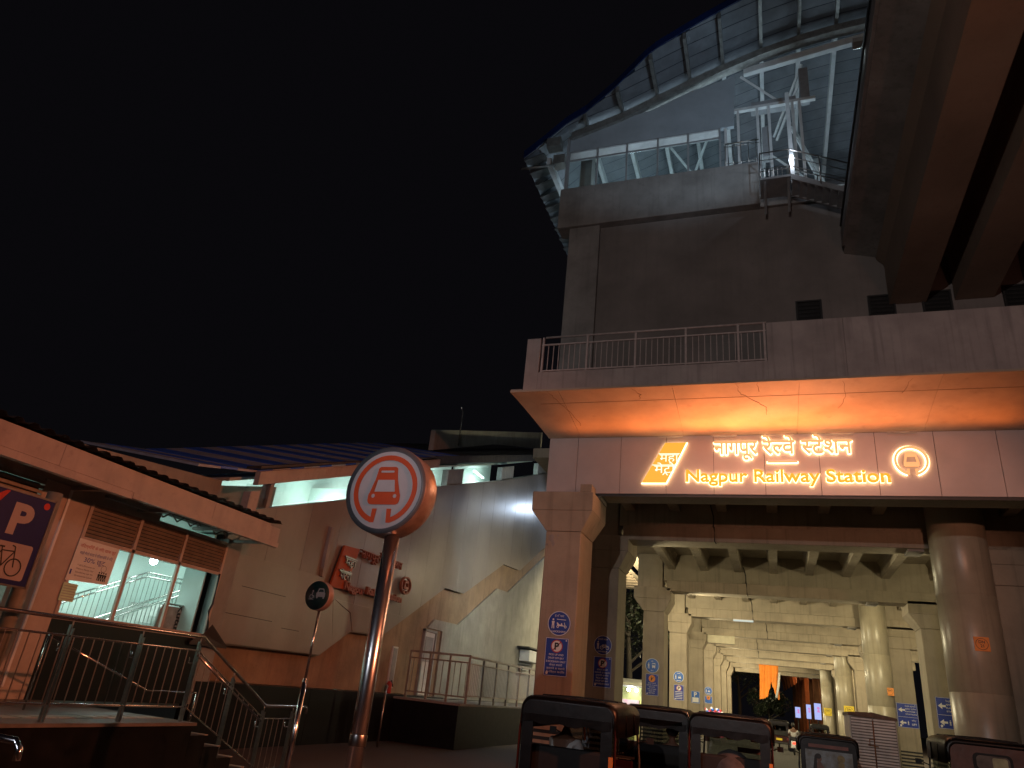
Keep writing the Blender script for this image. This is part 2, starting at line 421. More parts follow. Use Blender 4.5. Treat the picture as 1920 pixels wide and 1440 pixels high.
# block on the first capital, damaged patch
B().box(-5.05, -4.71, 19.12, 19.6, 7.132, 7.36).done('corner_block', CREAM, PL[0], bevel=.01)
pt = Ink(); pt.poly([(-.1, .12), (.0, .16), (.06, .1), (.05, 0), (.1, -.12), (.04, -.2), (-.02, -.06), (-.1, -.0)]); pt.disc(.17, .12, .03, 7); pt.disc(-.13, -.14, .035, 7); pt.disc(.15, .04, .02, 6)
pt.place('chipped_patch', CONC_D, PL[0], (-5.78, 19.1, 5.72), th=.003)
rn = {1: 'nearest pillar of the right row, partly hidden behind the thick round column',
      2: 'second pillar of the right row, with blue arrow sign beside the round column',
      3: 'right row pillar with the large blue lift sign and black and yellow base',
      4: 'right row pillar with light blue sign behind the tin cart'}
for i, y in enumerate(ROWS[1:-1], 1):
    pillar(6.1, y, rn.get(i, 'pale far pillar standing in the right row toward the dark end'), 2 if i > 1 else -1, None if i in rn else 'far pillars of the right row')
# round metro columns
def round_col(y, label, r=.76, x=5.35):
    t = thing('metro_column', label, 'column', (x, y, 0))
    z = 0
    for i, h in enumerate((2.9, 2.6, 2.6, 4.8)):
        B().lathe((x, y, 0), [(r-.012, z), (r, z+.015), (r, z+h-.015), (r-.012, z+h)], 'z', 40).done('shaft_lift', mat('smooth_painted_column', (.36, .32, .24), .34, var=.1, scale=1.2, streak=.3, grime=.1, fine=12), t)
        z += h
    return t
c1 = round_col(24.2, 'thick round cream column in front, with orange DN 21 sticker')
c2 = round_col(45.6, 'round column behind the white tin cart, half an orange sticker on its side', .68)
c3 = round_col(67.8, 'round column far down the right row, yellow sticker low on it', .66)
c4 = round_col(89.5, 'farthest round column, yellow sticker, beside the lit billboards', .66)
def sticker(loc, w, m, lines, label, cat='sticker'):
    t = thing('number_sticker', label, cat, loc)
    B().box(loc[0]-w/2, loc[0]+w/2, loc[1], loc[1]+.01, loc[2]-w/2, loc[2]+w/2).done('plate', m, t)
    i = Ink(); i.ring(0, 0, w*.38, w*.41); 
    for k, l in enumerate(lines): i.text(l, 0, w*(.06-.28*k), w*.2, bold=.02)
    i.place('print', SBLACK, t, loc, th=.003)
    return t
s = sticker((5.39, 23.42, 4.15), .37, SORANGE, ['DN', '21'], 'square orange sticker reading DN 21 on the thick round column')
sticker((5.75, 44.98, 3.66), .38, SORANGE, ['DN', '22'][:1], 'orange DN sticker on the round column behind the tin cart')
sticker((5.5, 67.1, 2.9), .75, SYEL, ['DN'], 'yellow square notice on the third round column, right one of two yellow notices')
sticker((5.2, 88.8, 3.0), .75, SYEL, ['DN'], 'yellow square notice on the farthest round column, left one of two yellow notices')

# ================================================================= SIGNS ON PILLARS
def bike(i, cx, cy, s):
    for dx in (-1, 1): i.ring(cx+dx*.55*s, cy, .26*s, .36*s, n=14)
    i.line([(cx-.55*s, cy), (cx-.2*s, cy+.5*s), (cx+.3*s, cy+.45*s), (cx+.55*s, cy)], .12*s); i.line([(cx-.2*s, cy+.1*s), (cx+.25*s, cy+.12*s), (cx+.3*s, cy+.5*s)], .22*s); i.line([(cx+.3*s, cy+.5*s), (cx+.15*s, cy+.72*s)], .08*s); i.line([(cx-.5*s, cy+.48*s), (cx, cy+.48*s)], .14*s)
    return i
def rick(i, cx, cy, s):
    i.line([(cx-.75*s, cy+1.05*s), (cx+.7*s, cy+1.0*s)], .09*s)
    for dx in (-.55, .65): i.ring(cx+dx*s, cy, .1*s, .2*s, n=12)
    i.poly([(cx-.75*s, cy+.55*s), (cx-.6*s, cy+.1*s), (cx+.5*s, cy+.05*s), (cx+.55*s, cy+.15*s), (cx-.3*s, cy+.3*s), (cx-.62*s, cy+.6*s)]); i.poly([(cx-.1*s, cy+.15*s), (cx+.2*s, cy+.15*s), (cx+.1*s, cy+.5*s), (cx-.05*s, cy+.5*s)])
    i.line([(cx+.6*s, cy+.1*s), (cx+.45*s, cy+.6*s)], .1*s); return i
def bus(i, cx, cy, s):
    i.poly([(cx-.42*s, cy), (cx+.42*s, cy), (cx+.42*s, cy+.55*s), (cx-.42*s, cy+.55*s)]); i.poly([(cx-.42*s, cy+.92*s), (cx+.42*s, cy+.92*s), (cx+.36*s, cy+1.1*s), (cx-.36*s, cy+1.1*s)])
    i.line([(cx-.4*s, cy+.5*s), (cx-.4*s, cy+1*s)], .07*s); i.line([(cx+.4*s, cy+.5*s), (cx+.4*s, cy+1*s)], .07*s); i.rect(cx-.35*s, cy-.15*s, cx-.2*s, cy); i.rect(cx+.2*s, cy-.15*s, cx+.35*s, cy); return i
def car(i, cx, cy, s):
    i.poly([(cx-.5*s, cy), (cx+.5*s, cy), (cx+.5*s, cy+.35*s), (cx+.38*s, cy+.45*s), (cx-.38*s, cy+.45*s), (cx-.5*s, cy+.35*s)]); i.line([(cx-.36*s, cy+.42*s), (cx-.25*s, cy+.75*s), (cx+.25*s, cy+.75*s), (cx+.36*s, cy+.42*s)], .09*s)
    i.rect(cx-.45*s, cy-.14*s, cx-.28*s, cy); i.rect(cx+.28*s, cy-.14*s, cx+.45*s, cy); return i
def round_sign(x, y, z, r, icon, top, bottom, label, bl=SBLUE, detail=True):
    t = thing('round_sign', label, 'sign', (x, y, z))
    B().lathe((x, y, z), [(0, 0), (r, 0), (r, -.02), (r*.95, -.021), (0, -.021)], 'y', 32).done('sign_plate', bl, t)
    i = Ink(); i.ring(0, 0, r*.93, r*.99)
    person_icon(i, -r*.52, -r*.42, r*.82); icon(i, r*.2, -r*.25, r*.55)
    if detail: i.text(top, 0, r*.52, r*.17, bold=.01); i.text(bottom, 0, -r*.72, r*.15, bold=.015)
    else: i.rect(-r*.3, r*.6, r*.3, r*.68); i.rect(-r*.4, -r*.7, r*.4, -r*.6)
    i.place('print', SWHITE, t, (x, y-.022, z), th=.003); return t
def rect_sign(x, y, z, w, h, label, lines, symbol='nop', bl=SBLUE, detail=True):
    t = thing('notice_board', label, 'sign', (x, y, z))
    B().box(x-w/2, x+w/2, y-.02, y, z-h/2, z+h/2).done('board', bl, t)
    i = Ink()
    for a in ((-1, -1, 1, -1), (1, -1, 1, 1), (1, 1, -1, 1), (-1, 1, -1, -1)): i.line([(a[0]*w*.485, a[1]*h*.488), (a[2]*w*.485, a[3]*h*.488)], .012)
    cy = h*.28; rr = w*.26
    n = len(lines); zz = cy-rr-.07
    for l in lines:
        if detail: i.text(l, 0, zz, .048, w=min(w*.84, len(l)*.036), bold=.012)
        else: i.rect(-w*.36, zz+.01, w*.36, zz+.04)
        zz -= .085 if n > 5 else .092
    i.disc(w*.4, h*.44, .02, 8); i.poly([(-w*.4, -h*.46), (-w*.34, -h*.46), (-w*.3, -h*.4), (-w*.36, -h*.37), (-w*.42, -h*.41)])  # lower corner blob is a reflected glare drawn in white
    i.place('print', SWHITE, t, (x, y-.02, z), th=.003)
    if symbol:
        q = Ink(); q.disc(0, cy, rr); q.place('symbol_ground', SWHITE if symbol != 'orange' else SORANGE, t, (x, y-.02, z), th=.004)
        if symbol == 'nop':
            q = Ink(); q.ring(0, cy, rr*.84, rr); q.line([(-rr*.66, cy-rr*.66), (rr*.66, cy+rr*.66)], rr*.17); q.place('prohibition_ring', SRED, t, (x, y-.02, z), th=.007)
            q = Ink(); q.text('P', 0, cy-rr*.5, rr*1.05, bold=.04); q.place('letter', SBLACK, t, (x, y-.02, z), th=.009)
        else:
            q = Ink(); person_icon(q, -.03, cy-rr*.6, rr*1.2); q.line([(-rr*.4, cy-rr*.5), (rr*.4, cy+rr*.4)], rr*.2); q.place('letter', SBLACK, t, (x, y-.02, z), th=.007)
    return t
round_sign(-5.39, 19.1, 3.475, .32, rick, 'ई-रिक्शा'.replace('िक्श', 'िक|श'), 'E-RICKSHAW', 'round blue e-rickshaw sign on the first, reddish pillar')
rect_sign(-5.41, 19.1, 2.63, .63, .95, 'tall blue no parking board for e-rickshaws on the first, reddish pillar', ['PICK UP AND', 'DROP OFF BAY', 'E-RICKSHAW ONLY', 'केवल सवारी', 'उतारने व चढाने', 'ई-रिक्शा करिता'])
round_sign(-5.39, 24.65, 3.4, .31, bike, 'दुचाकी वाहन', '2 WHEELER', 'round blue motorcycle sign on the second, dark brown pillar')
rect_sign(-5.37, 24.65, 2.565, .6, .95, 'tall blue no parking board under the motorcycle sign', ['केवल सवारी', 'उतारने व चढाने', 'दुचाकी करिता', 'PICK UP AND', 'DROP OFF BAY', '2 WHEELER ONLY'])
round_sign(-5.48, 36.2, 3.46, .33, bus, 'बस', 'BUS', 'round blue and white bus sign on the third, olive grey pillar', SBLUE2)
rect_sign(-5.48, 36.2, 2.62, .6, .95, 'blue board with round orange symbol on the third, olive grey pillar', ['केवल सवारी', 'उतारने व चढाने', 'बस करिता', 'PICK UP AND', 'DROP OFF', 'BUS ONLY'], 'orange')
round_sign(-5.41, 46.1, 3.45, .31, car, '', '', 'pale blue round sign on the fourth, brightest pillar', SBLUE2, False)
rect_sign(-5.39, 46.1, 2.59, .58, .85, 'blue board with pale round symbol on the fourth, brightest pillar', ['a']*5, 'nop', SBLUE, False)
t = rect_sign(-5.46, 56.8, 2.6, .6, .8, 'square blue and white parking sign on the fifth pillar', [], None, SBLUE2)
i = Ink(); i.text('P', 0, .05, .28, bold=.04); i.rect(-.22, -.33, .22, -.02); i.place('print', SWHITE, t, (-5.46, 56.78, 2.6), th=.005)
round_sign(-5.34, 66.5, 3.35, .32, car, '', '', 'small light blue round sign on the sixth pillar above the stall', SBLUE2, False)
rect_sign(-5.33, 66.5, 2.65, .6, .55, 'small light blue board right above the colourful stall', [], 'orange', SBLUE2, False)
# arrow signs on right pillars
def arrow_sign(x, y, z, w, h, label):
    t = rect_sign(x, y, z, w, h, label, [], None, SBLUE)
    i = Ink()
    for zz in (h*.22, -h*.3):
        i.poly([(-w*.42, zz), (-w*.25, zz+.12), (-w*.25, zz+.04), (-w*.1, zz+.04), (-w*.1, zz-.04), (-w*.25, zz-.04), (-w*.25, zz-.12)])
    for k, l in enumerate(['रेल्वे स्टेशन', 'मुख्य प्रवेश', 'PLATFORM 1', 'STATION']): i.text(l, w*.17, h*.36-k*.13, .06, w=w*.52, bold=.01)
    i.rect(-w*.45, -h*.07, w*.45, -h*.06); person_icon(i, w*.0, -h*.38, .2); i.text('लिफ्ट', w*.28, -h*.22, .07, bold=.01); i.text('LIFT', w*.28, -h*.38, .09, bold=.03)
    i.place('print', SWHITE, t, (x, y-.022, z), th=.004); return t
arrow_sign(6.62, 46.1, 2.6, 1.0, 1.2, 'large blue board with white arrows and LIFT on the right row pillar')
arrow_sign(6.75, 36.2, 2.65, .9, 1.2, 'blue arrow board half hidden by the thick round column')
arrow_sign(6.6, 56.8, 2.9, .95, 1.1, 'light blue board low on a pillar left of the tin cart')

# ================================================================= STATION BLOCK ABOVE THE FLYOVER
st = thing('station_block', 'tall concrete metro station front with orange glowing soffit, balcony and curved roof', 'station', (0, 20, 7))
YF = 19.8
seams = [-6.3, -5.38, -4.05, -2.7, -1.37, .0, 1.41, 2.81, 4.2, 5.61, 7.0, 8.4, 9.8]
for a, c in zip(seams, seams[1:]):
    B().box(a+.006, c-.006, YF, YF+.035, 7.28, 9.03).done('fascia_panel', FASC, st, bevel=.004)
B().box(-6.3, 9.8, YF+.036, YF+.04+.0, 7.2, 9.05).done('fascia_backing', DARKM, st)
B().box(-6.3, -4.65, 19.9, 20.9, 7.15, 9.0).done('corner_wall', CONC, st)
# inclined soffit, in slabs with cast joints
def soff(xa, xb, ya=16.98, yb=19.79):
    b = B(); n = 6; lo, hi = [], []
    prof = [(ya + (yb-ya)*k/n, 9.40 - .37*(k/n)**1.25) for k in range(n+1)]
    for (y0, z0), (y1, z1) in zip(prof, prof[1:]):
        def xl(x, y): return x + (.37*(1-(y-ya)/(yb-ya))*-1 if abs(x+6.33) < .01 else 0)
        b.quad((xl(xa, y0), y0, z0), (xl(xb, y0), y0, z0), (xl(xb, y1), y1, z1), (xl(xa, y1), y1, z1))
    bmesh.ops.remove_doubles(b.bm, verts=b.bm.verts, dist=1e-4)
    r = bmesh.ops.extrude_face_region(b.bm, geom=b.bm.faces[:]); vs = [g for g in r['geom'] if isinstance(g, bmesh.types.BMVert)]
    bmesh.ops.translate(b.bm, vec=(0, .0, .06), verts=vs)
    return b.done('soffit_slab', SOFFIT, st)
xs = [-6.33, -5.3, -2.2, 0.9, 4.0, 7.1, 10]
for a, c in zip(xs, xs[1:]): soff(a+.003 if a > -6 else a, c-.003)
B().box(-6.7, -6.36, 16.99, 17.4, 9.41, 9.5).done('slab_edge', CONC, st, bevel=.01)
B().prism([(-6.7, 17.2), (-6.35, 17.2), (-6.3, 19.78), (-6.33, 19.78)], 'z', 9.42, 9.5).done('slab_edge', CONC, st)
def zs(y): return 9.40-.37*((y-16.98)/2.81)**1.25-.006
for pts in ([(-5.6, 17.02), (-5.45, 17.6), (-5.2, 18.4), (-5.1, 19.2)], [(-.6, 17.0), (-.55, 17.5), (-.2, 17.9), (.1, 18.3), (.15, 18.8)], [(1.9, 17.1), (2.0, 17.9), (1.85, 18.6)], [(-3.3, 17.0), (-3.1, 17.4), (-3.15, 17.7)], [(3.4, 17.1), (3.2, 18.0)], [(-.1, 17.0), (-.05, 17.6)]):
    pp = []
    for (xa, ya), (xb, yb) in zip(pts, pts[1:]):
        for q in range(5): pp.append((xa+(xb-xa)*q/5+random.uniform(-.035, .035), ya+(yb-ya)*q/5, zs(ya+(yb-ya)*q/5)))
    B().tube(pp, .003, 4, r2=.006).done('hairline_crack', mat('crack_dark', (.2, .14, .09), .9, var=0), st)
B().box(-6.0, 9.8, 17.72, 17.735, zs(17.72)-.001, zs(17.72)+.003).done('cast_joint', mat('crack_dark', (.2, .14, .09)), st)
# parapet with railing opening
PAR = mat('parapet_plaster', (.40, .345, .33), .8, var=.14, scale=1.2, streak=.45, bump=.25, grime=.15, fine=12)
b = B(); b.box(-6.34, -5.93, 17, 17.15, 9.405, 11.09); b.done('parapet_pier', PAR, st, bevel=.01)
B().box(-5.929, .19, 17.0, 17.15, 9.405, 10.0).done('parapet_upstand', PAR, st, bevel=.008)
B().box(.191, 2.0, 17.0, 17.15, 9.405, 11.09).done('parapet_wall', PAR, st, bevel=.008)
B().box(2.004, 10, 17.004, 17.15, 9.405, 11.09).done('parapet_wall', PAR, st, bevel=.008)
B().prism([(17.152, 9.5), (19.9, 9.5), (19.9, 9.7), (17.152, 11.09)], 'x', -6.34, -6.22).done('side_parapet', PAR, st)
B().box(-6.3, 10, 17.16, 19.8, 9.72, 9.8).done('balcony_floor', CONC, st)
rl = thing('balcony_railing', 'pinkish painted steel railing in the parapet opening above the orange soffit', 'railing', (-2.8, 17.07, 10))
B().tube([(-5.8, 17.07, 11.13), (.2, 17.07, 11.13)], .03).done('top_rail', RAILP, rl)
B().box(-5.9, .18, 17.05, 17.09, 10.87, 10.91).done('upper_rail', RAILP, rl)
B().box(-5.9, .18, 17.05, 17.09, 10.04, 10.08).done('lower_rail', RAILP, rl)
for x in (-5.86, -4.56, -3.2, -1.85, -.51, .14): B().box(x-.025, x+.025, 17.04, 17.1, 9.98, 11.12).done('post', RAILP, rl)
x = -5.7
while x < .1:
    if min(abs(x-p) for p in (-5.86, -4.56, -3.2, -1.85, -.51, .14)) > .06: B().box(x-.009, x+.009, 17.06, 17.08, 10.08, 10.87).done('baluster', RAILP, rl)
    x += .155
# upper wall: corner column, recessed wall, beam
B().box(-6.22, -5.12, 19.8, 21.5, 9.8, 17.04).done('corner_column', CONC, st, bevel=.02)
WALL2 = mat('upper_wall_plaster', (.22, .197, .183), .85, var=.2, scale=.45, streak=.12, bump=.3, grime=.12, fine=5)
B().box(-5.12, 12, 20.0, 20.3, 9.8, 17.04).done('upper_wall', WALL2, st)
B().box(-6.66, .24, 19.7, 20.4, 17.05, 18.8).done('parapet_beam', CONC, st, bevel=.02)
B().box(.242, 12, 19.9, 20.4, 17.05, 17.5).done('floor_edge', CONC, st)
B().box(-6.3, 12, 20.41, 34, 16.9, 17.1).done('concourse_floor', CONC_D, st)
B().box(-6.2, -5.9, 21.52, 34, 9.8, 16.88).done('side_wall', CONC, st)
for x0, x1 in ((1.15, 1.78), (3.12, 3.73), (4.51, 5.16), (6.49, 7.13)):
    v = B().box(x0, x1, 19.97, 19.995, 12.35, 13.33).done('vent_opening', SBLACK, st)
    for k in range(7): B().hull([(x0+.03, 19.94, 12.42+k*.13), (x1-.03, 19.94, 12.42+k*.13), (x1-.03, 19.96, 12.43+k*.13), (x0+.03, 19.96, 12.43+k*.13)], [(x0+.03, 19.95, 12.48+k*.13), (x1-.03, 19.95, 12.48+k*.13), (x1-.03, 19.966, 12.49+k*.13), (x0+.03, 19.966, 12.49+k*.13)]).done('slat', DARKM, v)
    f = B(); f.box(x0-.05, x0, 19.92, 19.998, 12.3, 13.38); f.box(x1, x1+.05, 19.92, 19.998, 12.3, 13.38); f.box(x0, x1, 19.92, 19.998, 13.33, 13.38); f.done('frame', DARKM, v)
# blank notice box seen through the railing
B().box(-2.6, -.66, 19.9, 19.99, 11.3, 12.1).done('wall_cabinet', WALL2, st, bevel=.01)
# glazed level
B().box(-6.56, -6.47, 19.75, 19.9, 18.81, 21.3).done('corner_post', GREYM, st)
B().prism([(-6.46, 20.62), (-.9, 20.62), (-.5, 20.62), (-.4, 22.97), (-2.0, 22.6), (-3.43, 22.0), (-5.62, 21.72), (-6.46, 21.36)], 'y', 19.8, 19.95).done('gable_wall', mat('gable_board_grey', (.34, .39, .43), .6, var=.1, scale=1, grime=.1), st)
mull = [-6.46, -5.36, -4.26, -3.14, -2.07, -.98]
for x in mull: B().box(x-.03, x+.03, 19.79, 19.87, 18.81, 20.615).done('window_mullion', GREYM, st)
B().box(-6.43, -1.01, 19.8, 19.86, 20.14, 20.2).done('window_transom', GREYM, st)
B().box(-6.43, -1.01, 19.8, 19.86, 20.58, 20.615).done('window_transom', GREYM, st)
for a, c in zip(mull, mull[1:]):
    B().box(a+.032, c-.032, 19.83, 19.836, 18.82, 20.138).done('window_pane', GLASS, st)
    for k in range(7): B().box(a+.032, c-.032, 19.81, 19.85, 20.225+k*.05, 20.238+k*.05).done('louvre_slat', WHITEM, st)
B().box(-6.2, -5.75, 20.5, 21.0, 17.1, 21.2).done('inner_column', CONC, st)
# curved roof: skewed front edge, sheet strips, purlins, gable truss
def zroof(x):
    P = [(-8.2, 20.45), (-7.3, 21.15), (-6.5, 21.85), (-4.44, 22.45), (-3.15, 23.0), (-1.87, 23.55), (-.63, 24.0), (.6, 24.4), (1.9, 24.7), (3, 24.85), (4.5, 24.95), (12, 24.95)]
    for (a, za), (c, zc) in zip(P, P[1:]):
        if x <= c: return za + (zc-za)*(x-a)/(c-a)
    return P[-1][1]
def yfront(x):
    P = [(-8.2, 19.5), (-6.5, 19.45), (-5.87, 19.35), (-4.6, 18.75), (-3.2, 18.0), (-1.9, 17.85), (-.7, 17.7), (1, 17.55), (12, 17.4)]
    for (a, za), (c, zc) in zip(P, P[1:]):
        if x <= c: return za + (zc-za)*(x-a)/(c-a)
    return P[-1][1]
roof = thing('curved_roof', 'big curved metal roof with blue front edge over the top of the station', 'roof', (0, 22, 20))
XS = [-8.2+.4*i for i in range(int(14/.4)+1)]
ncut = 22
for j in range(ncut):
    b = B(); ya = 17.4+j*.55; yb = ya+.50
    pr = []
    for x in XS:
        y0 = max(ya, yfront(x)+.04)
        if y0 < yb: pr.append((x, y0))
    if len(pr) < 2: continue
    for (xa, y0), (xb, y1) in zip(pr, pr[1:]):
        b.quad((xa, y0, zroof(xa)-.02), (xb, y1, zroof(xb)-.02), (xb, yb, zroof(xb)-.05), (xa, yb, zroof(xa)-.05))
    b.done('roof_sheet', SHEETG, roof)
b = B()
for xa, xb in zip(XS, XS[1:]):
    b.quad((xa, yfront(xa), zroof(xa)+.06), (xb, yfront(xb), zroof(xb)+.06), (xb, 30, zroof(xb)+.06), (xa, 30, zroof(xa)+.06))
b.done('roof_deck', mat('roof_deck_dark', (.02, .03, .06), .7, var=.2, scale=3), roof)
b = B(); pts = [(x, yfront(x), zroof(x)+.02) for x in XS]
for p, q in zip(pts, pts[1:]):
    b.hull([(p[0], p[1]-.03, p[2]-.06), (q[0], q[1]-.03, q[2]-.06), (q[0], q[1]+.02, q[2]-.06), (p[0], p[1]+.02, p[2]-.06)], [(p[0], p[1]-.03, p[2]+.26), (q[0], q[1]-.03, q[2]+.26), (q[0], q[1]+.02, q[2]+.26), (p[0], p[1]+.02, p[2]+.26)])
b.done('front_trim', mat('dark_blue_trim', (.004, .018, .09), .5, var=.15, scale=2), roof)
for x in (-5.85, -4.5, -3.2, -2.0, -.8, .55, 1.85, 3.1, 4.4):
    z = zroof(x)
    B().box(x-.055, x+.055, yfront(x)+.05, 19.79, z-.33, z-.03).done('purlin', GALV, roof)
    B().box(x-.07, x+.07, 20.05, 28.5, z-.42, z-.05).done('purlin', WHITEM, roof)
# gable chord
b = B(); GXs = [-6.4, -5.87, -4.5, -3.2, -2.03, -.81, .57, 1.89, 2.96, 4.0, 5.5]
def zb(x): return zroof(x)-.42
for xa, xb in zip(GXs, GXs[1:]):
    b.hull([(xa, 19.66, zb(xa)-.3), (xb, 19.66, zb(xb)-.3), (xb, 20.0, zb(xb)-.3), (xa, 20.0, zb(xa)-.3)], [(xa, 19.66, zb(xa)), (xb, 19.66, zb(xb)), (xb, 20.0, zb(xb)), (xa, 20.0, zb(xa))])
b.done('gable_chord', GALV, roof)
b = B()
b.hull([(-.1, 20.01, 23.25), (4.3, 20.01, 23.9), (4.3, 20.2, 23.9), (-.1, 20.2, 23.25)], [(-.1, 20.01, 23.5), (4.3, 20.01, 24.2), (4.3, 20.2, 24.2), (-.1, 20.2, 23.5)])
b.done('truss_chord', WHITEM, roof)
def strut(a, c, w=.055): 
    return B().tube([a, c], w, 4).done('brace', WHITEM, roof)
strut((-.2, 20.1, 23.2), (1.3, 20.3, 21.6)); strut((1.9, 20.3, 23.5), (.9, 22.5, 22.3)); strut((2.0, 20.4, 23.4), (1.0, 22.6, 22.2))
strut((1.5, 22, 22.4), (3.0, 25.5, 21.7)); strut((1.5, 22, 22.2), (2.9, 25.5, 21.5)); strut((.6, 24, 23), (3.8, 27, 22))
for k in (1,):
    strut((-4.4+k*1.4, 22, 21.9+k*.25), (-2.9+k*1.4, 25.5, 21.6+k*.3)); strut((-2.9+k*1.4, 22, 22.2+k*.25), (-4.4+k*1.4, 25.5, 21.3+k*.3))
# back closing wall of the concourse and inner steel frames
B().box(-7.0, 8, 28.6, 28.8, 17.1, 24.8).done('inner_back_wall', SHEETG, roof)
for x in (-5.6, -2.9, -.1, 2.7): B().box(x-.1, x+.1, 26.4, 26.6, 17.1, zroof(x)-.5).done('inner_column', WHITEM, roof)
B().box(-6, 6, 26.35, 26.65, 22.4, 22.7).done('inner_tie', WHITEM, roof)
# open bay frame right of the glazing
fr = B()
for x in (-.78, -.35, .3, .68, 1.45, 1.68): fr.box(x-.045, x+.045, 19.84, 19.94, 18.82 if x < .3 else 17.4, 21.35)
fr.box(-.9, 2.2, 19.82, 19.95, 21.3, 21.42); fr.done('opening_frame', WHITEM, st)
B().box(.42, .72, 19.96, 20.3, 19.2, 20.5).done('switch_cabinet', GREYM, st)
b = B(); b.box(.1, 1.6, 20.0, 20.35, 21.45, 21.75); b.box(1.75, 2.05, 20.0, 20.3, 21.5, 23.0); b.done('air_duct', GREYM, st)
b = B()
for y0 in (19.82,): 
    b.tube([(-.85, y0, 19.85), (.3, y0, 19.85)], .025); b.tube([(-.85, y0, 19.72), (.3, y0, 19.72)], .012); b.tube([(-.85, y0, 18.98), (.3, y0, 18.98)], .012)
    for x in (-.8, -.55, -.3, -.05, .2): b.tube([(x, y0, 18.85), (x, y0, 19.85)], .012)
b.done('bay_railing', STEELD, st)
# small steel landing with stair
ld = thing('service_landing', 'small steel landing and stair with bright lamp under the curved roof', 'staircase', (1, 19, 17.2))
B().box(.26, 1.16, 18.7, 19.65, 17.16, 17.24).done('platform', GREYM, ld)
b = B(); b.hull([(1.17, 18.75, 17.1), (2.9, 18.75, 16.2), (2.9, 18.8, 16.2), (1.17, 18.8, 17.1)], [(1.17, 18.75, 17.3), (2.9, 18.75, 16.4), (2.9, 18.8, 16.4), (1.17, 18.8, 17.3)]); b.done('stringer', GREYM, ld)
b = B(); b.hull([(1.17, 19.55, 17.1), (2.9, 19.55, 16.2), (2.9, 19.6, 16.2), (1.17, 19.6, 17.1)], [(1.17, 19.55, 17.3), (2.9, 19.55, 16.4), (2.9, 19.6, 16.4), (1.17, 19.6, 17.3)]); b.done('stringer', GREYM, ld)
for k in range(8): B().box(1.2+k*.21, 1.42+k*.21, 18.8, 19.55, 17.06-k*.112, 17.09-k*.112).done('tread', GREYM, ld)
b = B()
for y0 in (18.72, 19.6):
    b.tube([(.28, y0, 18.25), (1.16, y0, 18.25), (2.85, y0, 17.35)], .022, 6); b.tube([(.28, y0, 17.95), (1.16, y0, 17.95), (2.85, y0, 17.05)], .014, 6); b.tube([(.28, y0, 17.6), (1.16, y0, 17.6), (2.85, y0, 16.7)], .014, 6)
    for x, z in ((.28, 17.2), (1.14, 17.2), (2.0, 16.75), (2.82, 16.3)): b.tube([(x, y0, z), (x, y0, z+1.05)], .022, 6)
for k in range(6): b.tube([(.4+k*.13, 18.72, 17.24), (.4+k*.13, 18.72, 17.6)], .008, 4)
b.tube([(.28, 18.72, 18.25), (.28, 19.6, 18.25)], .022, 6); b.done('handrail', STEELD, ld)
b = B(); b.tube([(.4, 18.8, 17.16), (.4, 19.6, 16.5)], .04, 4); b.tube([(1.1, 18.8, 17.16), (1.1, 19.6, 16.5)], .04, 4); b.done('bracket', GREYM, ld)
B().box(1.18, 1.3, 18.95, 19.05, 17.1, 20.9).done('lamp_post', WHITEM, ld)
B().box(1.19, 1.27, 18.86, 18.92, 17.75, 18.12).done('lamp', E_WHITE, ld)
lamp('landing_lamp_light', 'POINT', (1.23, 18.5, 18.0), (.72, .84, 1), 16, .08)
vl = thing('added_gable_lamp', 'small added cool fill lamp on the edge of the overhead metro viaduct', 'lamp', (2.35, 12.6, 15.5))
B().box(2.25, 2.5, 12.5, 12.7, 15.5, 15.62).done('lamp_head', GALV, vl); B().box(2.27, 2.48, 12.701, 12.71, 15.51, 15.6).done('lens', E_COOL, vl)
lamp('gable_fill_light', 'SPOT', (2.3, 12.75, 15.58), (.55, .78, 1), 720, .1, spot=56, target=(-2.8, 19.8, 21.3))  # added lamp and fixture, put here to brighten the gable and roof overhang
# tall drain/edge pipe next to the viaduct, louvred left eave
for k in range(12):
    y0 = 19.55+k*.72; z = 20.4-.01*k
    b = B(); b.hull([(-8.18, y0, z-.1), (-7.4, y0, z+.12), (-7.4, y0+.6, z+.3), (-8.18, y0+.6, z+.1)], [(-8.18, y0, z-.06), (-7.4, y0, z+.16), (-7.4, y0+.6, z+.34), (-8.18, y0+.6, z+.14)])
    b.done('eave_panel', mat('eave_sheet_dark', (.13, .13, .13), .6, var=.2, scale=3), roof)
    if k > 0: B().box(-7.36, -7.3, y0+.08, y0+.62, z-.02, z+.2).done('eave_light_strip', emis('dim_cool_strip', (.5, .8, .85), .5), roof)
B().box(-7.28, -7.1, 19.6, 28, 20.0, 20.3).done('eave_beam', WHITEM, roof)
b = B(); b.box(-7.25, -6.7, 19.3, 19.7, 20.6, 21.0); b.box(-7.0, -6.55, 19.5, 19.9, 19.9, 20.3); b.tube([(-8.1, 19.2, 19.6), (-6.9, 19.6, 19.9)], .04, 6); b.done('eave_bracket', GALV, roof)
# lamps inside the concourse (fixtures + light)
for x, y in ((-4.5, 22), (-1.5, 22), (1.8, 22), (-3, 25), (2.6, 25)):
    B().box(x-.6, x+.6, y-.06, y+.06, 17.5, 17.56).done('strip_light', E_COOL, roof)
for x, y, e in ((-4.4, 22.4, 85), (-1.2, 22.6, 75), (2.2, 22.2, 80), (2.6, 25.2, 75), (-3.4, 25.2, 75)):
    lamp('concourse_light', 'POINT', (x, y, 18.0), (.62, .83, 1), e, .3)
lamp('concourse_light', 'POINT', (-6.9, 21.2, 18.6), (.62, .85, 1), 5, .2)

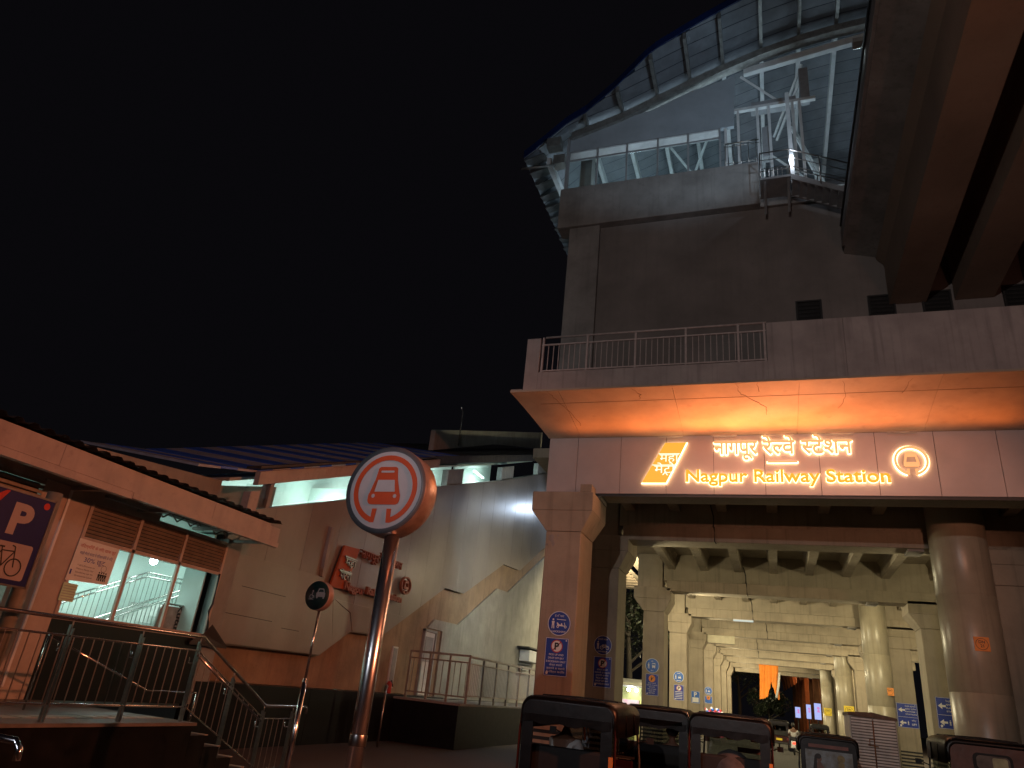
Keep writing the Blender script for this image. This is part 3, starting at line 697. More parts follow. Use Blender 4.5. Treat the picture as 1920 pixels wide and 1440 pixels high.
# metro viaduct overhead (box girders along the street)
mv = thing('metro_viaduct', 'dark metro viaduct girders passing overhead at upper right', 'viaduct', (5, 0, 13))
B().prism([(2.58, 14.97), (3.7, 14.66), (5.3, 14.66), (12, 14.66), (12, 15.4), (2.58, 15.4)], 'y', -30, 19.98).done('track_slab', CONC_D, mv)
B().prism([(2.5, 15.0), (2.66, 15.0), (2.66, 15.5), (2.5, 15.5)], 'y', -30, 19.6).done('edge_wall', CONC, mv)
B().tube([(2.44, -30, 15.3), (2.44, 0, 15.28), (2.44, 19, 15.3)], .03, 6).done('edge_cable', SBLACK, mv)
for x0 in (3.62, 5.28+.0, 7.0): 
    B().prism([(x0, 13.05), (x0+.95, 13.05), (x0+1.1, 13.4), (x0+1.1, 14.4), (x0+1.35, 14.655), (x0-.2, 14.655), (x0, 14.4)], 'y', -30, 19.96).done('girder', mat('stained_girder_concrete', (.27, .2, .15), .8, var=.12, scale=.6, streak=.1, bump=.3, grime=.2, fine=5), mv)

# ================================================================= STATION SIGN (back-lit letters)
sg = thing('station_name_sign', 'glowing yellow back-lit letters reading Nagpur Railway Station on the fascia', 'sign', (.3, YF, 7.5))
def lit(ink, halo_ink, face, name, th=.06):
    ink.place(name, face, sg, (0, YF-.10, 0), th=.05)
# logo parallelogram
lg = Ink().poly([(-3.37, 7.58), (-2.69, 7.58), (-2.12, 8.78), (-2.72, 8.78)]); lg.place('logo_panel', E_LOGO, sg, (0, YF-.08, 0), th=.06)
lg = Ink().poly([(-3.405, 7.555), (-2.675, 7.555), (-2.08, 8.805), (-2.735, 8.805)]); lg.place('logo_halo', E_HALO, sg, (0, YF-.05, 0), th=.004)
q = Ink(); q.text('महा', -2.60, 8.20, .25, w=.54); q.rect(-2.90, 8.425, -2.30, 8.45)
q.place('logo_lettering', E_LOGOW, sg, (0, YF-.145, 0), th=.004)
q = Ink(); q.text('मेटाे', -2.72, 7.86, .25, w=.60); q.line([(-2.78, 7.80), (-2.71, 7.88), (-2.64, 7.79)], .03); q.rect(-3.08, 8.085, -2.40, 8.11)
q.place('logo_lettering', E_LOGOW, sg, (0, YF-.145, 0), th=.004)
def word(s, x0, x1, z, h, bold, face, name='lettering'):
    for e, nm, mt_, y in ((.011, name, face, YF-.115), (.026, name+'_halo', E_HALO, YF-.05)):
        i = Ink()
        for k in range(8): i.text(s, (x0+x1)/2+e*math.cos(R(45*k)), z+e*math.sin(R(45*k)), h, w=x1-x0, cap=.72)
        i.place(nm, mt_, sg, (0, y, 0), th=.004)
    i = Ink(); i.text(s, (x0+x1)/2, z, h, w=x1-x0, cap=.72); i.place(name+'_body', FASC, sg, (0, YF-.055, 0), th=.055)
word('नागपूर', -1.34, -.18, 8.42, .44, .0, E_FACE2)
word('रेल|वे', -.02, .80, 8.42, .44, .0, E_FACE2)
word('स|टेशन', .98, 2.24, 8.42, .44, .0, E_FACE2)
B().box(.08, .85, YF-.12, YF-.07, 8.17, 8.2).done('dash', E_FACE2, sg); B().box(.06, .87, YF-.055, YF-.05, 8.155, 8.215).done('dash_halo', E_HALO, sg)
# English line letter by letter
def measure(s):
    V, F = text_geo(s, .02); return max(v[0] for v in V)
s_ = 'Nagpur Railway Station'; tot = measure(s_); x0_, x1_ = -2.16, 3.07; kx = (x1_-x0_)/tot
for bd, nm, mt_, y, th in ((.02, 'letter', E_FACE, YF-.07, .05), (.034, 'letter_halo', E_HALO, YF-.05, .004)):
    for ci, ch in enumerate(s_):
        if ch == ' ': continue
        V, F = text_geo(ch, bd); adv = measure(s_[:ci+1]); xr = x0_ + adv*kx
        Vn, _ = text_geo(ch, .02); wr = max(v[0] for v in Vn)*kx; sx = kx
        i = Ink(); hk = .36/.72
        P = [(xr-wr+v[0]*kx, 7.62+v[1]*hk) for v in V]
        for f in F: i.poly([P[j] for j in f])
        i.place(nm, mt_, sg, (0, y, 0), th=th)
# emblem
i = Ink(); metro_emblem(i, .40); train_front(i, .36); i.polys = [[(a+3.60, c+8.2) for a, c in p] for p in i.polys]; i.place('emblem', E_FACE2, sg, (0, YF-.07, 0), th=.05)
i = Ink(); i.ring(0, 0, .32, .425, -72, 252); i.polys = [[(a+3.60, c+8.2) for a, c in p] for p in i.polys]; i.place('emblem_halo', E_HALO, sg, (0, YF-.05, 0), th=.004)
# added strip boxes; unseen lamps before the letters stand in for the sign's glow
for x0 in (-2.9, -1.4, .1, 1.6, 3.1):
    B().box(x0, x0+.7, 19.55, 19.6, 8.93, 8.96).done('added_wash_strip', GALV, sg)
for k in range(8): lamp('sign_light', 'POINT', (-3.0+k*.95, 18.75, 7.9), (1, .46, .30), 14 if 1 <= k <= 6 else 7, .2)
for k in range(13): lamp('sign_soffit_fill', 'SPOT', (-5.2+k*.9, 19.25, 8.3), (1, .21, .035), (52 if 2 <= k <= 9 else 26) * (2.3 if 4 <= k <= 7 else 1), .25, spot=150, target=(-5.2+k*.9, 18.2, 9.4))
lamp('sign_glow', 'AREA', (.2, 19.45, 8.1), (1, .44, .24), 90, 5.0, size_y=.9, target=(-5, 9, 5.5))

# ================================================================= STATION HALL ON THE LEFT (sloping facade along the street)
hall = thing('station_hall', 'long station hall with stepped metal cladding, peach at the near end and grey beyond', 'building', (-11, 20, 0))
def interp(P, x):
    for (a, za), (c, zc) in zip(P, P[1:]):
        if x <= c: return za + (zc-za)*(x-a)/(c-a)
    return P[-1][1]
BOT = [(12.2, 1.97), (16.56, 2.02), (17.04, 2.29), (17.87, 2.73), (19.63, 2.79), (23.66, 4.82), (25.4, 4.89), (29.4, 6.74), (31.61, 6.86), (34.8, 8.51), (36.5, 9.2)]
TOP = [(12.2, 4.64), (13.5, 5.1), (16.43, 6.09), (21.85, 8.06), (24.08, 8.82), (28.17, 10.2), (33.1, 12.0), (36.5, 13.2)]
y = 12.25; w = 1.38
while y < 36.4:
    y1 = min(y+w, 36.5); ys = sorted({y+.004, y1-.004} | {p[0] for p in BOT+TOP if y+.01 < p[0] < y1-.01})
    poly = [(q, interp(BOT, q)) for q in ys] + [(q, interp(TOP, q)) for q in reversed(ys)]
    B().prism(poly, 'x', -11.05, -11.0).done('cladding_panel', CLAD, hall, bevel=.004)
    y = y1
B().prism([(p[0], p[1]+.02) for p in BOT] + [(p[0], p[1]-.02) for p in reversed(TOP)], 'x', -11.4, -11.055).done('cladding_core', DARKM, hall)
# raised lower boxes of the cladding
B().prism([(12.3, 2.0), (16.5, 2.04), (16.98, 2.32), (16.62, 3.42), (15.78, 3.9), (12.3, 3.84)], 'x', -10.995, -10.93).done('cladding_box', CLAD, hall, bevel=.006)
B().prism([(16.65, 3.47), (17.0, 2.34), (17.85, 2.77), (17.6, 3.2)], 'x', -10.995, -10.95).done('cladding_box', CLAD, hall, bevel=.006)
B().prism([(17.64, 3.22), (17.9, 2.76), (19.62, 2.82), (20.7, 3.36), (20.72, 3.49), (16.7, 3.46)], 'x', -10.995, -10.96).done('cladding_box', CLAD, hall, bevel=.006)
for (a, b_) in (((13.0, 3.2), (14.6, 3.22)), ((12.6, 2.6), (14.3, 2.6)), ((14.7, 2.5), (15.4, 2.5))):
    B().box(-10.93, -10.925, a[0], b_[0], a[1], a[1]+.012).done('scratch', SBLACK, hall)
# recessed plaster below, stepped stair wall and plinth
LOWTOP = [(12.0, 2.5), (36.5, 9.9)]
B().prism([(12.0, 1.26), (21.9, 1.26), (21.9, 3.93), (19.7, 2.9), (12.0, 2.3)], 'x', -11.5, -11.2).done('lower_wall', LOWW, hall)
B().prism([(21.9, 1.2), (36.5, 1.2), (36.5, 9.0), (34.8, 8.6), (31.6, 6.9), (29.4, 6.8), (25.4, 4.95), (23.66, 4.9), (21.9, 3.95)], 'x', -11.5, -11.201).done('lower_wall', LOWW, hall)  # brown tone puts the warm light of the recess into the plaster colour
B().prism([(22.95, 3.38), (23.44, 3.71), (25.51, 3.76), (29.25, 5.67), (30.65, 5.72), (34.56, 7.71), (36, 8.4), (36, 1.2), (24.2, 1.2), (24.2, 3.38)], 'x', -11.2, -11.13).done('stair_side_wall', GREYW, hall, bevel=.01)
for a, c in ((12.2, 14.2), (14.2, 16.2), (16.2, 18.2), (18.2, 20.2), (20.2, 22.2), (22.2, 24.2)):
    B().box(-11.1, -10.78, a+.004, c-.004, 0, 1.25).done('plinth_slab', GRAN, hall, bevel=.006)
d = B().box(-11.19, -11.15, 22.84, 23.66, 1.26, 3.25).done('door', WHITEM, hall); f = B(); f.box(-11.148, -11.13, 22.95, 23.55, 2.3, 3.1); f.done('door_panel', GREYM, d); B().ball((-11.12, 23.55, 2.1), .03).done('handle', STEEL, d)
f = B(); f.box(-11.2, -11.1, 22.76, 22.84, 1.26, 3.33); f.box(-11.2, -11.1, 23.66, 23.74, 1.26, 3.33); f.box(-11.2, -11.1, 22.76, 23.74, 3.26, 3.34); f.done('frame', GREYM, d)
v = B().box(-11.199, -11.15, 20.76, 21.1, 1.4, 2.6).done('narrow_window', WHITEM, hall); B().box(-11.149, -11.14, 20.8, 21.06, 1.45, 2.55).done('pane', GREYM, v)
B().box(-11.0, -10.9, 15.86, 16.0, 3.9, 5.2).done('cover_strip', GREYM, hall, bevel=.005)
# clerestory light band, posts, fascia and roof
band = B(); 
def strip(x, ya, yb, dz0, dz1):
    return [(ya, interp(TOP, ya)+dz0), (yb, interp(TOP, yb)+dz0), (yb, interp(TOP, yb)+dz1), (ya, interp(TOP, ya)+dz1)]
for a, c in ((12.6, 13.3), (13.42, 21.4), (21.6, 22.7), (24.05, 28.1), (29.6, 33.1)):
    B().prism(strip(0, a, c, .03, .62), 'x', -11.16, -11.13).done('light_band_pane', GLASS, hall)
for a, c in ((13.3, 13.42), (17.3, 17.4), (22.72, 24.04), (28.12, 29.58), (33.12, 36.5)):
    B().prism(strip(0, a, c, .0, .6), 'x', -11.3, -11.06).done('band_post', GREYM, hall)
for a, c in ((12.4, 21.5), (21.6, 28.6), (29, 33.4)):
    B().prism(strip(0, a, c, .70, .78), 'x', -13.8, -11.5).done('lit_ceiling', CYANW, hall)
    B().prism(strip(0, a, c, -.9, .7), 'x', -13.9, -13.8).done('inner_wall', CYANW, hall)
for yy in (25.5, 30.8):
    z = interp(TOP, yy)+.1; tb = B().box(-13.4, -13.3, yy-.6, yy+.6, z, z+.06)
    tb.done('inner_tube_light', E_ROOMB, hall)
for yy, e in ((13.3, 30), (15.5, 45), (18.0, 50), (20.3, 50), (22.4, 55), (26.2, 110), (31.2, 120)): lamp('hall_light', 'POINT', (-12.9, yy, interp(TOP, yy)-.2), (.84, 1, .93), e, .25)
B().prism([(12.55, 5.36), (21.4, 8.62), (21.4, 8.92), (12.55, 5.68)], 'x', -10.95, -10.8).done('gutter_fascia', PEACHT, hall, bevel=.006)
B().prism([(12.4, 5.7), (21.4, 8.98), (21.4, 9.02), (12.4, 5.76)], 'x', -11.1, -10.7).done('roof_edge_sheet', CORR, hall)
B().prism([(21.42, 8.75), (36.5, 13.9), (36.5, 14.25), (21.42, 9.05)], 'x', -11.3, -10.95).done('gutter_fascia', CORR, hall)
B().prism([(12.5, 5.2), (12.8, 5.3), (12.8, 4.7), (12.5, 4.6)], 'x', -11.1, -10.9).done('down_bracket', PEACHT, hall)
def roof_pt(x, y): return (x, y, interp([(11, 5.35), (12.7, 5.75), (21.6, 9.1), (36.5, 14.3)], y) + (-11-x)*.16 - .0)
yy = 10.9; k = 0
while yy < 36:
    wd = .62 if k % 2 == 0 else .5
    mt_ = (WHITT if k % 2 == 0 else BLUET) if yy < 23 else (CORR if k % 2 else DARKM)
    b = B(); p = [roof_pt(-11.0, yy), roof_pt(-11.0, yy+wd), roof_pt(-14.6, yy+wd), roof_pt(-14.6, yy)]
    dz = .008 if k % 2 else 0
    b.hull([(a, c, d_-.05+dz) for a, c, d_ in p], [(a, c, d_+dz) for a, c, d_ in p]); b.done('roof_sheet', mt_, hall); yy += wd+.006; k += 1
B().prism([(8.0, 4.42), (12.2, 4.42), (12.2, 5.35), (8.0, 4.9)], 'x', -11.6, -11.5).done('upper_side_wall', GREYW, hall)
B().prism([(10.9, 3.5), (14.9, 3.5), (14.9, 6.0), (10.9, 4.9)], 'x', -12.4, -12.2).done('upper_side_wall', GREYW, hall)
B().prism([(23.2, 9.9), (29.4, 12.35), (36.5, 14.6), (36.5, 15.6), (23.2, 10.75)], 'x', -12.3, -12.1).done('roof_parapet', GREYW, hall)
B().tube([(-12, 25.2, 10.8), (-12, 25.2, 12.3), (-12, 25.0, 12.45)], .03, 6).done('vent_pipe', STEEL, hall)
# wall lettering
wl = thing('wall_lettering', 'unlit rust orange metal letters and logo fixed to the peach cladding behind the drum sign', 'sign', (-10.95, 18, 3.6))
q = Ink().poly([(16.27, 3.71), (17.0, 3.75), (17.37, 4.91), (16.6, 4.86)]); q.place('logo_panel', mat('logo_panel_orange', (.38, .085, .025), .5, var=.1, scale=4), wl, (-10.93, 0, 0), 'yz', th=.06)
q = Ink(); q.text('महा', 16.97, 4.36, .21, w=.55, bold=.04); q.text('मेटरो', 16.83, 3.98, .21, w=.55, bold=.04); q.rect(16.65, 4.56, 17.28, 4.60); q.rect(16.5, 4.17, 17.14, 4.21)
q.place('logo_lettering', STEELD, wl, (-10.86, 0, 0), 'yz', th=.05)
for t_, a, c, z, h in (('नागपूर', 17.42, 18.42, 4.72, .24), ('रेल|वे', 18.52, 19.02, 4.76, .24), ('स|टेशन', 19.1, 19.9, 4.79, .24)):
    q = Ink(); q.text(t_, (a+c)/2, z, h, w=c-a, bold=.03); q.place('lettering', LETO, wl, (-10.9, 0, 0), 'yz', th=.09)
for t_, a, c, z in (('Nagpur', 16.88, 17.95, 3.75), ('Railway', 18.08, 19.1, 3.80), ('Station', 19.2, 20.2, 3.85)):
    q = Ink(); q.text(t_, (a+c)/2, z, .2, w=c-a, bold=.04); q.place('lettering', LETO, wl, (-10.9, 0, 0), 'yz', th=.09)
q = Ink(); metro_emblem(q, .27); train_front(q, .25); q.ring(0, 0, .23, .27); q.polys = [[(a*1.25+20.37, c+4.39) for a, c in p] for p in q.polys]; q.place('emblem', LETO, wl, (-10.9, 0, 0), 'yz', th=.09)

# ramp with railing, air conditioner
rp = thing('access_ramp', 'dark granite ramp block beside the hall wall behind the autos', 'ramp', (-9.7, 24, 0))
B().box(-10.77, -8.66, 20.6, 34, 0, 1.14).done('ramp_block', GRAN, rp); B().box(-10.8, -8.6, 20.55, 34, 1.142, 1.2).done('coping', CONC, rp)
rr = thing('ramp_railing', 'pale painted railing with close vertical bars along the ramp', 'railing', (-8.7, 24, 1.2))
b = B(); b.box(-8.7, -8.64, 21.1, 31, 2.48, 2.54); b.box(-8.69, -8.65, 21.1, 31, 2.30, 2.34); b.box(-8.69, -8.65, 21.1, 31, 1.40, 1.44); b.done('rail', RAILD, rr)
b = B(); b.box(-10.7, -8.64, 21.07, 21.13, 2.5, 2.56); b.box(-10.7, -8.64, 21.08, 21.12, 2.32, 2.36); b.box(-10.7, -8.64, 21.08, 21.12, 1.36, 1.4); b.done('rail', RAILD, rr)
for i in range(9): B().box(-8.7, -8.64, 21.07+i*1.2, 21.13+i*1.2, 1.2, 2.48).done('post', RAILD, rr)
for i in range(3): B().box(-10.7+i*.68, -10.64+i*.68, 21.07, 21.13, 1.2, 2.5).done('post', RAILD, rr)
bar = B().box(-8.68, -8.66, 21.25, 21.27, 1.44, 2.3).done('bar', WHITEM, rr)
for i in range(1, 62):
    if (i % 9) == 8: continue
    c = bar.copy(); COL.objects.link(c); c.parent = rr; c.location = (0, i*.135, 0)
bar2 = B().box(-10.55, -10.53, 21.09, 21.11, 1.4, 2.32).done('bar', RAILD, rr)
for i in range(1, 10): c = bar2.copy(); COL.objects.link(c); c.parent = rr; c.location = (i*.2, 0, 0)
ac = thing('air_conditioner', 'white air conditioner box on the grey wall above the ramp', 'air conditioner', (-10.9, 34, 3))
B().box(-11.1, -10.6, 32.9, 35.3, 3.0, 3.5).done('case', WHITEM, ac, bevel=.03); B().box(-11.1, -10.5, 32.5, 35.6, 3.56, 3.62).done('rain_cover', DARKM, ac)
for k in range(4): B().box(-11.1, -10.9, 32.9, 34.2, 2.5+k*.12, 2.54+k*.12).done('louvre', GREYM, ac)
gp = thing('guard_post', 'thin dark steel post standing in front of the black plinth', 'post', (-9.9, 18.4, 0))
B().tube([(-9.9, 18.4, 0), (-9.9, 18.4, 1.45)], .03).done('post', STEELD, gp); B().ball((-9.9, 18.4, 1.47), .045).done('cap', STEELD, gp)
fx = thing('fire_extinguisher', 'small red fire extinguisher on the ledge by the door', 'fire extinguisher', (-10.9, 21.0, 1.26))
B().lathe((-10.9, 20.4, 1.26), [(.0, 0), (.08, 0), (.085, .03), (.085, .26), (.04, .33), (.0, .34)], 'z', 14).done('cylinder', SRED, fx); B().tube([(-10.9, 20.4, 1.58), (-10.9, 20.52, 1.62), (-10.85, 20.55, 1.45)], .015, 5).done('hose', BLACK, fx)

# ================================================================= ENTRANCE PAVILION, far left
pv = thing('entrance_pavilion', 'low glazed entrance building with peach lit roof fascia and bright pale green interior', 'building', (-10.8, 9, 0))
WX = -10.8
COLM = mat('column_paint', (.46, .38, .32), .6, var=.12, scale=2, grime=.15)
B().box(WX-.25, WX, 7.75, 8.66, .83, 4.05).done('column', COLM, pv, bevel=.01)
B().box(WX-.05, WX+.03, 8.2, 8.24, 1.0, 4.0).done('cable_duct', SWHITE, pv)
B().box(WX-.25, WX, 12.12, 12.55, .83, 4.05).done('column', mat('column_grey', (.25, .27, .26), .6, var=.1, scale=3), pv, bevel=.01)
B().box(WX-.06, WX+.02, 8.66, 12.12, 2.02, 2.12).done('window_sill', COLM, pv)
B().box(WX-.2, WX-.02, 3, 12.12, .83, 2.02).done('dado_wall', GRAN, pv)
for yy in (8.69, 9.78, 10.92, 12.09): B().box(WX-.03, WX+.02, yy-.03, yy+.03, 2.12, 3.95).done('mullion', COLM, pv)
B().box(WX-.03, WX+.02, 8.72, 12.06, 3.28, 3.34).done('transom', COLM, pv); B().box(WX-.03, WX+.02, 8.72, 12.06, 3.9, 3.96).done('transom', COLM, pv)
for a, c in ((8.72, 9.75), (9.81, 10.89), (10.95, 12.06)):
    B().box(WX-.01, WX-.004, a, c, 2.12, 3.28).done('window_pane', GLASS, pv)
    for k in range(9): B().hull([(WX-.02, a, 3.36+k*.062), (WX-.02, c, 3.36+k*.062), (WX-.03, c, 3.36+k*.062), (WX-.03, a, 3.36+k*.062)], [(WX+.02, a, 3.40+k*.062), (WX+.02, c, 3.40+k*.062), (WX+.01, c, 3.40+k*.062), (WX+.01, a, 3.40+k*.062)]).done('louvre_slat', SLAT, pv)
B().box(WX-.06, WX-.035, 8.66, 12.12, 3.33, 3.95).done('louvre_light_block', DARKM, pv)  # added dark board that keeps the room light off the slats
B().box(WX-.06, WX-.035, 3, 10.2, 3.96, 4.44).done('wall_head', COLM, pv)
B().box(WX-.06, WX-.035, 3, 7.7, 3.1, 3.95).done('louvre_light_block', DARKM, pv)  # same added light stop behind the left bay slats
B().box(WX-.06, WX-.035, 10.2, 12.5, 4.2, 4.44).done('wall_head', COLM, pv)
# left bay: entrance opening with shutter box
B().box(WX-.03, WX+.02, 3.0, 7.75, 2.95, 3.1).done('transom', COLM, pv)
for k in range(12): B().box(WX-.0, WX+.02, 3.0, 7.74, 3.12+k*.075, 3.17+k*.075).done('louvre_slat', SLAT, pv)
B().box(WX-.01, WX-.004, 3, 7.75, 2.12, 2.95).done('window_pane', GLASS, pv)
# interior room
for nm, bx in (('back_wall', (-15.1, -15, 3, 18.5, .8, 4.6)), ('end_wall', (-15, -11.3, 18.5, 18.6, .8, 7)), ('inner_floor', (-15, -11.06, 3, 18.5, .74, .82)), ('ceiling', (-15, -11.05, 3, 13.4, 4.15, 4.2)), ('near_wall', (-15, -11.05, 2.9, 3, .8, 4.2))):
    B().box(*bx).done(nm, CYANW, pv)
B().box(-11.6, -11.51, 12.0, 18.4, .8, 4.1).done('end_wall', CYANW, pv); B().box(-11.6, -11.05, 11.96, 11.995, .8, 4.1).done('end_wall', CYANW, pv)
rs = thing('inner_staircase', 'bright steel railed staircase rising inside the glazed entrance', 'staircase', (-13.6, 13, .82))
for k in range(12): B().box(-14.9, -13.5, 10.6+k*.3, 10.9+k*.3, .82, 1.0+k*.16).done('step', mat('pale_stair_tile', (.5, .52, .5), .4, var=.1, scale=5), rs)
b = B()
RZ = lambda yy: 2.02+max(0, min(3.6, yy-11.3))*.42
for dz in (0, -.12):
    b.tube([(-13.45, 10.3, RZ(10.3)+dz), (-13.45, 11.3, RZ(11.3)+dz), (-13.45, 14.1, RZ(14.1)+dz), (-13.45, 15.6, RZ(14.1)+dz)], .025)
b.tube([(-13.45, 10.3, 1.2), (-13.45, 11.3, 1.2), (-13.45, 14.1, RZ(14.1)-.8), (-13.45, 15.6, RZ(14.1)-.8)], .015); b.done('handrail', STEEL, rs)
b = B(); yy = 10.4
while yy < 15.5: b.tube([(-13.45, yy, RZ(yy)-.8), (-13.45, yy, RZ(yy)-.1)], .01 if int(yy*10) % 9 else .022, 5); yy += .115
b.done('baluster_row', STEELD, rs)
b = B()
for dz in (0, -.1): b.tube([(-14.3, 11.0, 2.3+dz), (-14.3, 13.6, 3.45+dz), (-14.3, 17, 3.5+dz)], .022)
yy = 11.2
while yy < 17: b.tube([(-14.3, yy, 1.6+min(2.4, yy-11.2)*.44), (-14.3, yy, 2.3+min(2.6, yy-11)*.44)], .01, 5); yy += .14
b.done('handrail', STEEL, rs)
for yy in (5.5, 9.5, 12.4): B().box(-13.2, -12.6, yy-.6, yy+.6, 4.1, 4.14).done('ceiling_light', E_ROOM, pv)
for yy, e in ((5.0, 50), (9.4, 105), (12.6, 115), (16, 90)): lamp('room_light', 'AREA', (-12.9, yy, 4.05 if yy < 13 else 5.2), (.82, 1, .93), e, 1.3, rot=(0, 0, 0))
B().ball((-14.0, 13.36, 3.69), .09).done('bulb_lamp', E_SHOP, pv)
# roof: deep fascia, gutter, corrugated edge, trusses under the eave
for a, c in ((-2, 2.5), (2.505, 7.2), (7.205, 10.5), (10.505, 12.2)):
    B().box(-9.96, -9.9, a, c, 4.08, 4.42).done('fascia_panel', PEACHT, pv, bevel=.004)
B().box(-9.99, -9.87, -2, 8.6, 3.96, 4.07).done('gutter', PEACHT, pv); B().box(-9.99, -9.87, 8.61, 12.55, 3.98, 4.075).done('gutter', PEACHT, pv)
B().box(-9.97, -9.91, 12.2+.005, 12.55, 4.08, 4.38).done('fascia_panel', PEACHT, pv)
b = B(); n = 58
for i in range(n):
    y0 = -2+i*.25; z = 4.47
    for a, c, z0, z1 in ((0, .06, 0, .05), (.06, .13, .05, .05), (.13, .19, .05, 0), (.19, .25, 0, 0)):
        b.quad((-9.82, y0+a, z+z0), (-9.82, y0+c, z+z1), (-14.5, y0+c, z+z1+.35), (-14.5, y0+a, z+z0+.35))
b.done('corrugated_roof', CORR, pv)
B().box(-10.7, -10.1, -2, 12.4, 4.43, 4.45).done('roof_purlin', DARKM, pv)
for yy in (8.2, 9.6, 11.0, 12.2):
    b = B(); b.box(-10.8, -9.99, yy, yy+.06, 4.3, 4.38); b.box(-10.8, -9.99, yy, yy+.06, 3.99, 4.05); b.tube([(-10.75, yy+.03, 4.02), (-10.4, yy+.03, 4.34), (-10.05, yy+.03, 4.02)], .02, 4); b.done('eave_truss', GALV, pv)
b = B()
for k in range(7): b.tube([(-10.7, 9.4+k*.36, 4.02), (-10.7, 9.58+k*.36, 4.14), (-10.7, 9.76+k*.36, 4.02)], .018, 4)
b.done('eave_lattice', GALV, pv)
B().box(-10.6, -10.5, 8.7, 9.9, 4.0, 4.05).done('eave_tube', STEELD, pv)
# dark cable stand at the right column
b = B(); b.tube([(-10.72, 12.0, 3.3), (-10.72, 12.02, 2.7), (-10.66, 11.9, 2.55), (-10.7, 12.0, 2.35), (-10.72, 12.06, 2.15)], .022, 6); b.hull([(-10.75, 11.7, 1.9), (-10.6, 12.6, 1.9), (-10.6, 12.6, 1.95), (-10.75, 11.7, 1.95)], [(-10.72, 12.0, 2.1), (-10.66, 12.1, 2.3), (-10.66, 12.1, 2.32), (-10.72, 12.0, 2.14)]); b.done('cable_stand', DARKM, pv)
# posters
ps = thing('poster', 'white student discount poster reading 30% taped inside the window glass', 'poster', (-10.77, 9.05, 2.6))
B().prism([(8.63, 2.62), (9.45, 2.66), (9.47, 3.28), (8.65, 3.3)], 'x', -10.775, -10.77).done('sheet', PAPER, ps)
q = Ink(); q.text('विद्यार्थियों के लिए खास छूट'.replace('द्य', 'द'), 9.06, 3.17, .05, w=.72, bold=.01); q.place('print_red', SRED, ps, (-10.77, 0, 0), 'yz', th=.002)
q = Ink(); q.text('माझी मेट्रो कार्ड मे विद्यार्थियों के लिए'.replace('्', ''), 9.06, 3.06, .045, w=.66, bold=.01); q.text('30% छूट', 9.06, 2.95, .075, w=.42, bold=.01); q.rect(8.66, 2.72, 8.69, 2.8); q.place('print_blue', SBLUE, ps, (-10.77, 0, 0), 'yz', th=.002)
q = Ink()
for k, l in enumerate(('* 30% Discount on', 'Metro Fares for', 'Students up to', 'Graduation Level')): q.text(l, 8.93, 2.87-k*.055, .026, w=.34)
for k in range(4): person_icon(q, 9.22+k*.045, 2.70, .15)
q.ring(9.28, 2.9, .05, .056, n=12); q.place('print_black', SBLACK, ps, (-10.77, 0, 0), 'yz', th=.002)
p2 = thing('notice_paper', 'small pale green notice below the discount poster', 'poster', (-10.77, 8.8, 2.4))
B().box(-10.775, -10.77, 8.63, 8.9, 2.3, 2.58).done('sheet', mat('pale_green_paper', (.55, .75, .5), .7, var=.04, scale=5), p2)
q = Ink()
for k in range(6): q.rect(8.65, 2.33+k*.04, 8.88, 2.338+k*.04)
q.place('print', GREYM, p2, (-10.77, 0, 0), 'yz', th=.002)
bd = thing('barricade_board', 'worn grey barrier board with vertical stencilled letters standing inside the window', 'board', (-11.4, 11.9, .83))
B().prism([(11.36, 1.2), (12.45, 1.2), (12.42, 2.52), (12.36, 2.58), (11.45, 2.56), (11.38, 2.5)], 'x', -11.45, -11.40).done('panel', mat('worn_board', (.42, .37, .35), .7, var=.3, scale=4, grime=.4, fine=12), bd)
b = B(); b.tube([(-11.39, 11.34, 1.2), (-11.39, 11.36, 2.5), (-11.39, 11.45, 2.6), (-11.39, 12.36, 2.62), (-11.39, 12.46, 2.54), (-11.39, 12.48, 1.2)], .02, 6); b.done('frame', STEELD, bd)
q = Ink(); q.text('Kutuf', 11.86, 2.62, .12, w=.55, bold=.04, rot=-math.pi/2, align='l'); q.place('lettering', SBLACK, bd, (-11.40, 0, 0), 'yz', th=.003)

# raised front platform with steps
pf = thing('front_platform', 'dark stone entrance platform with steps down toward the street', 'platform', (-9.3, 4, 0))
B().box(-10.98, -7.86, -4, 9.05, 0, .79).done('platform_base', GRAN, pf); B().box(-11.0, -7.82, -4, 9.08, .79, .83).done('paving', mat('platform_stone', (.16, .15, .14), .5, var=.2, scale=3, grime=.3), pf)
for k in range(28):
    B().box(-8.62, -8.34, 2.0+k*.25, 2.22+k*.25, .832, .838).done('tactile_tile', mat('tactile_tile', (.45, .42, .33), .5, var=.15, scale=5), pf)
for k in range(5): B().box(-10.9, -7.86, 9.055+k*.33, 9.38+k*.33, 0, .66-k*.155).done('step', GRAN, pf)
for k in range(5): B().box(-10.9, -7.84, 9.05+k*.33+.27, 9.39+k*.33, .66-k*.155, .672-k*.155).done('step_nosing', mat('nosing_strip', (.4, .36, .3), .4, var=.1, scale=5), pf)
hr = thing('platform_railing', 'stainless railing running along the platform edge and down the steps', 'railing', (-8, 6, .83))
XR = -8.0
b = B(); b.tube([(XR, -1, 1.95), (XR, 8.97, 1.97), (XR, 10.8, 1.06), (XR, 11.95, 1.06), (XR, 12.0, 1.04), (XR, 12.0, .95)], .024); b.done('top_rail', STEEL, hr)
b = B(); b.tube([(XR, -1, 1.755), (XR, 8.93, 1.775), (XR, 10.8, .87), (XR, 11.6, .865)], .013); b.done('mid_rail', STEEL, hr)
b = B(); b.tube([(XR+.0, 8.93, 1.72), (XR, 10.75, .83)], .02); b.done('lower_handrail', CHROME, hr)
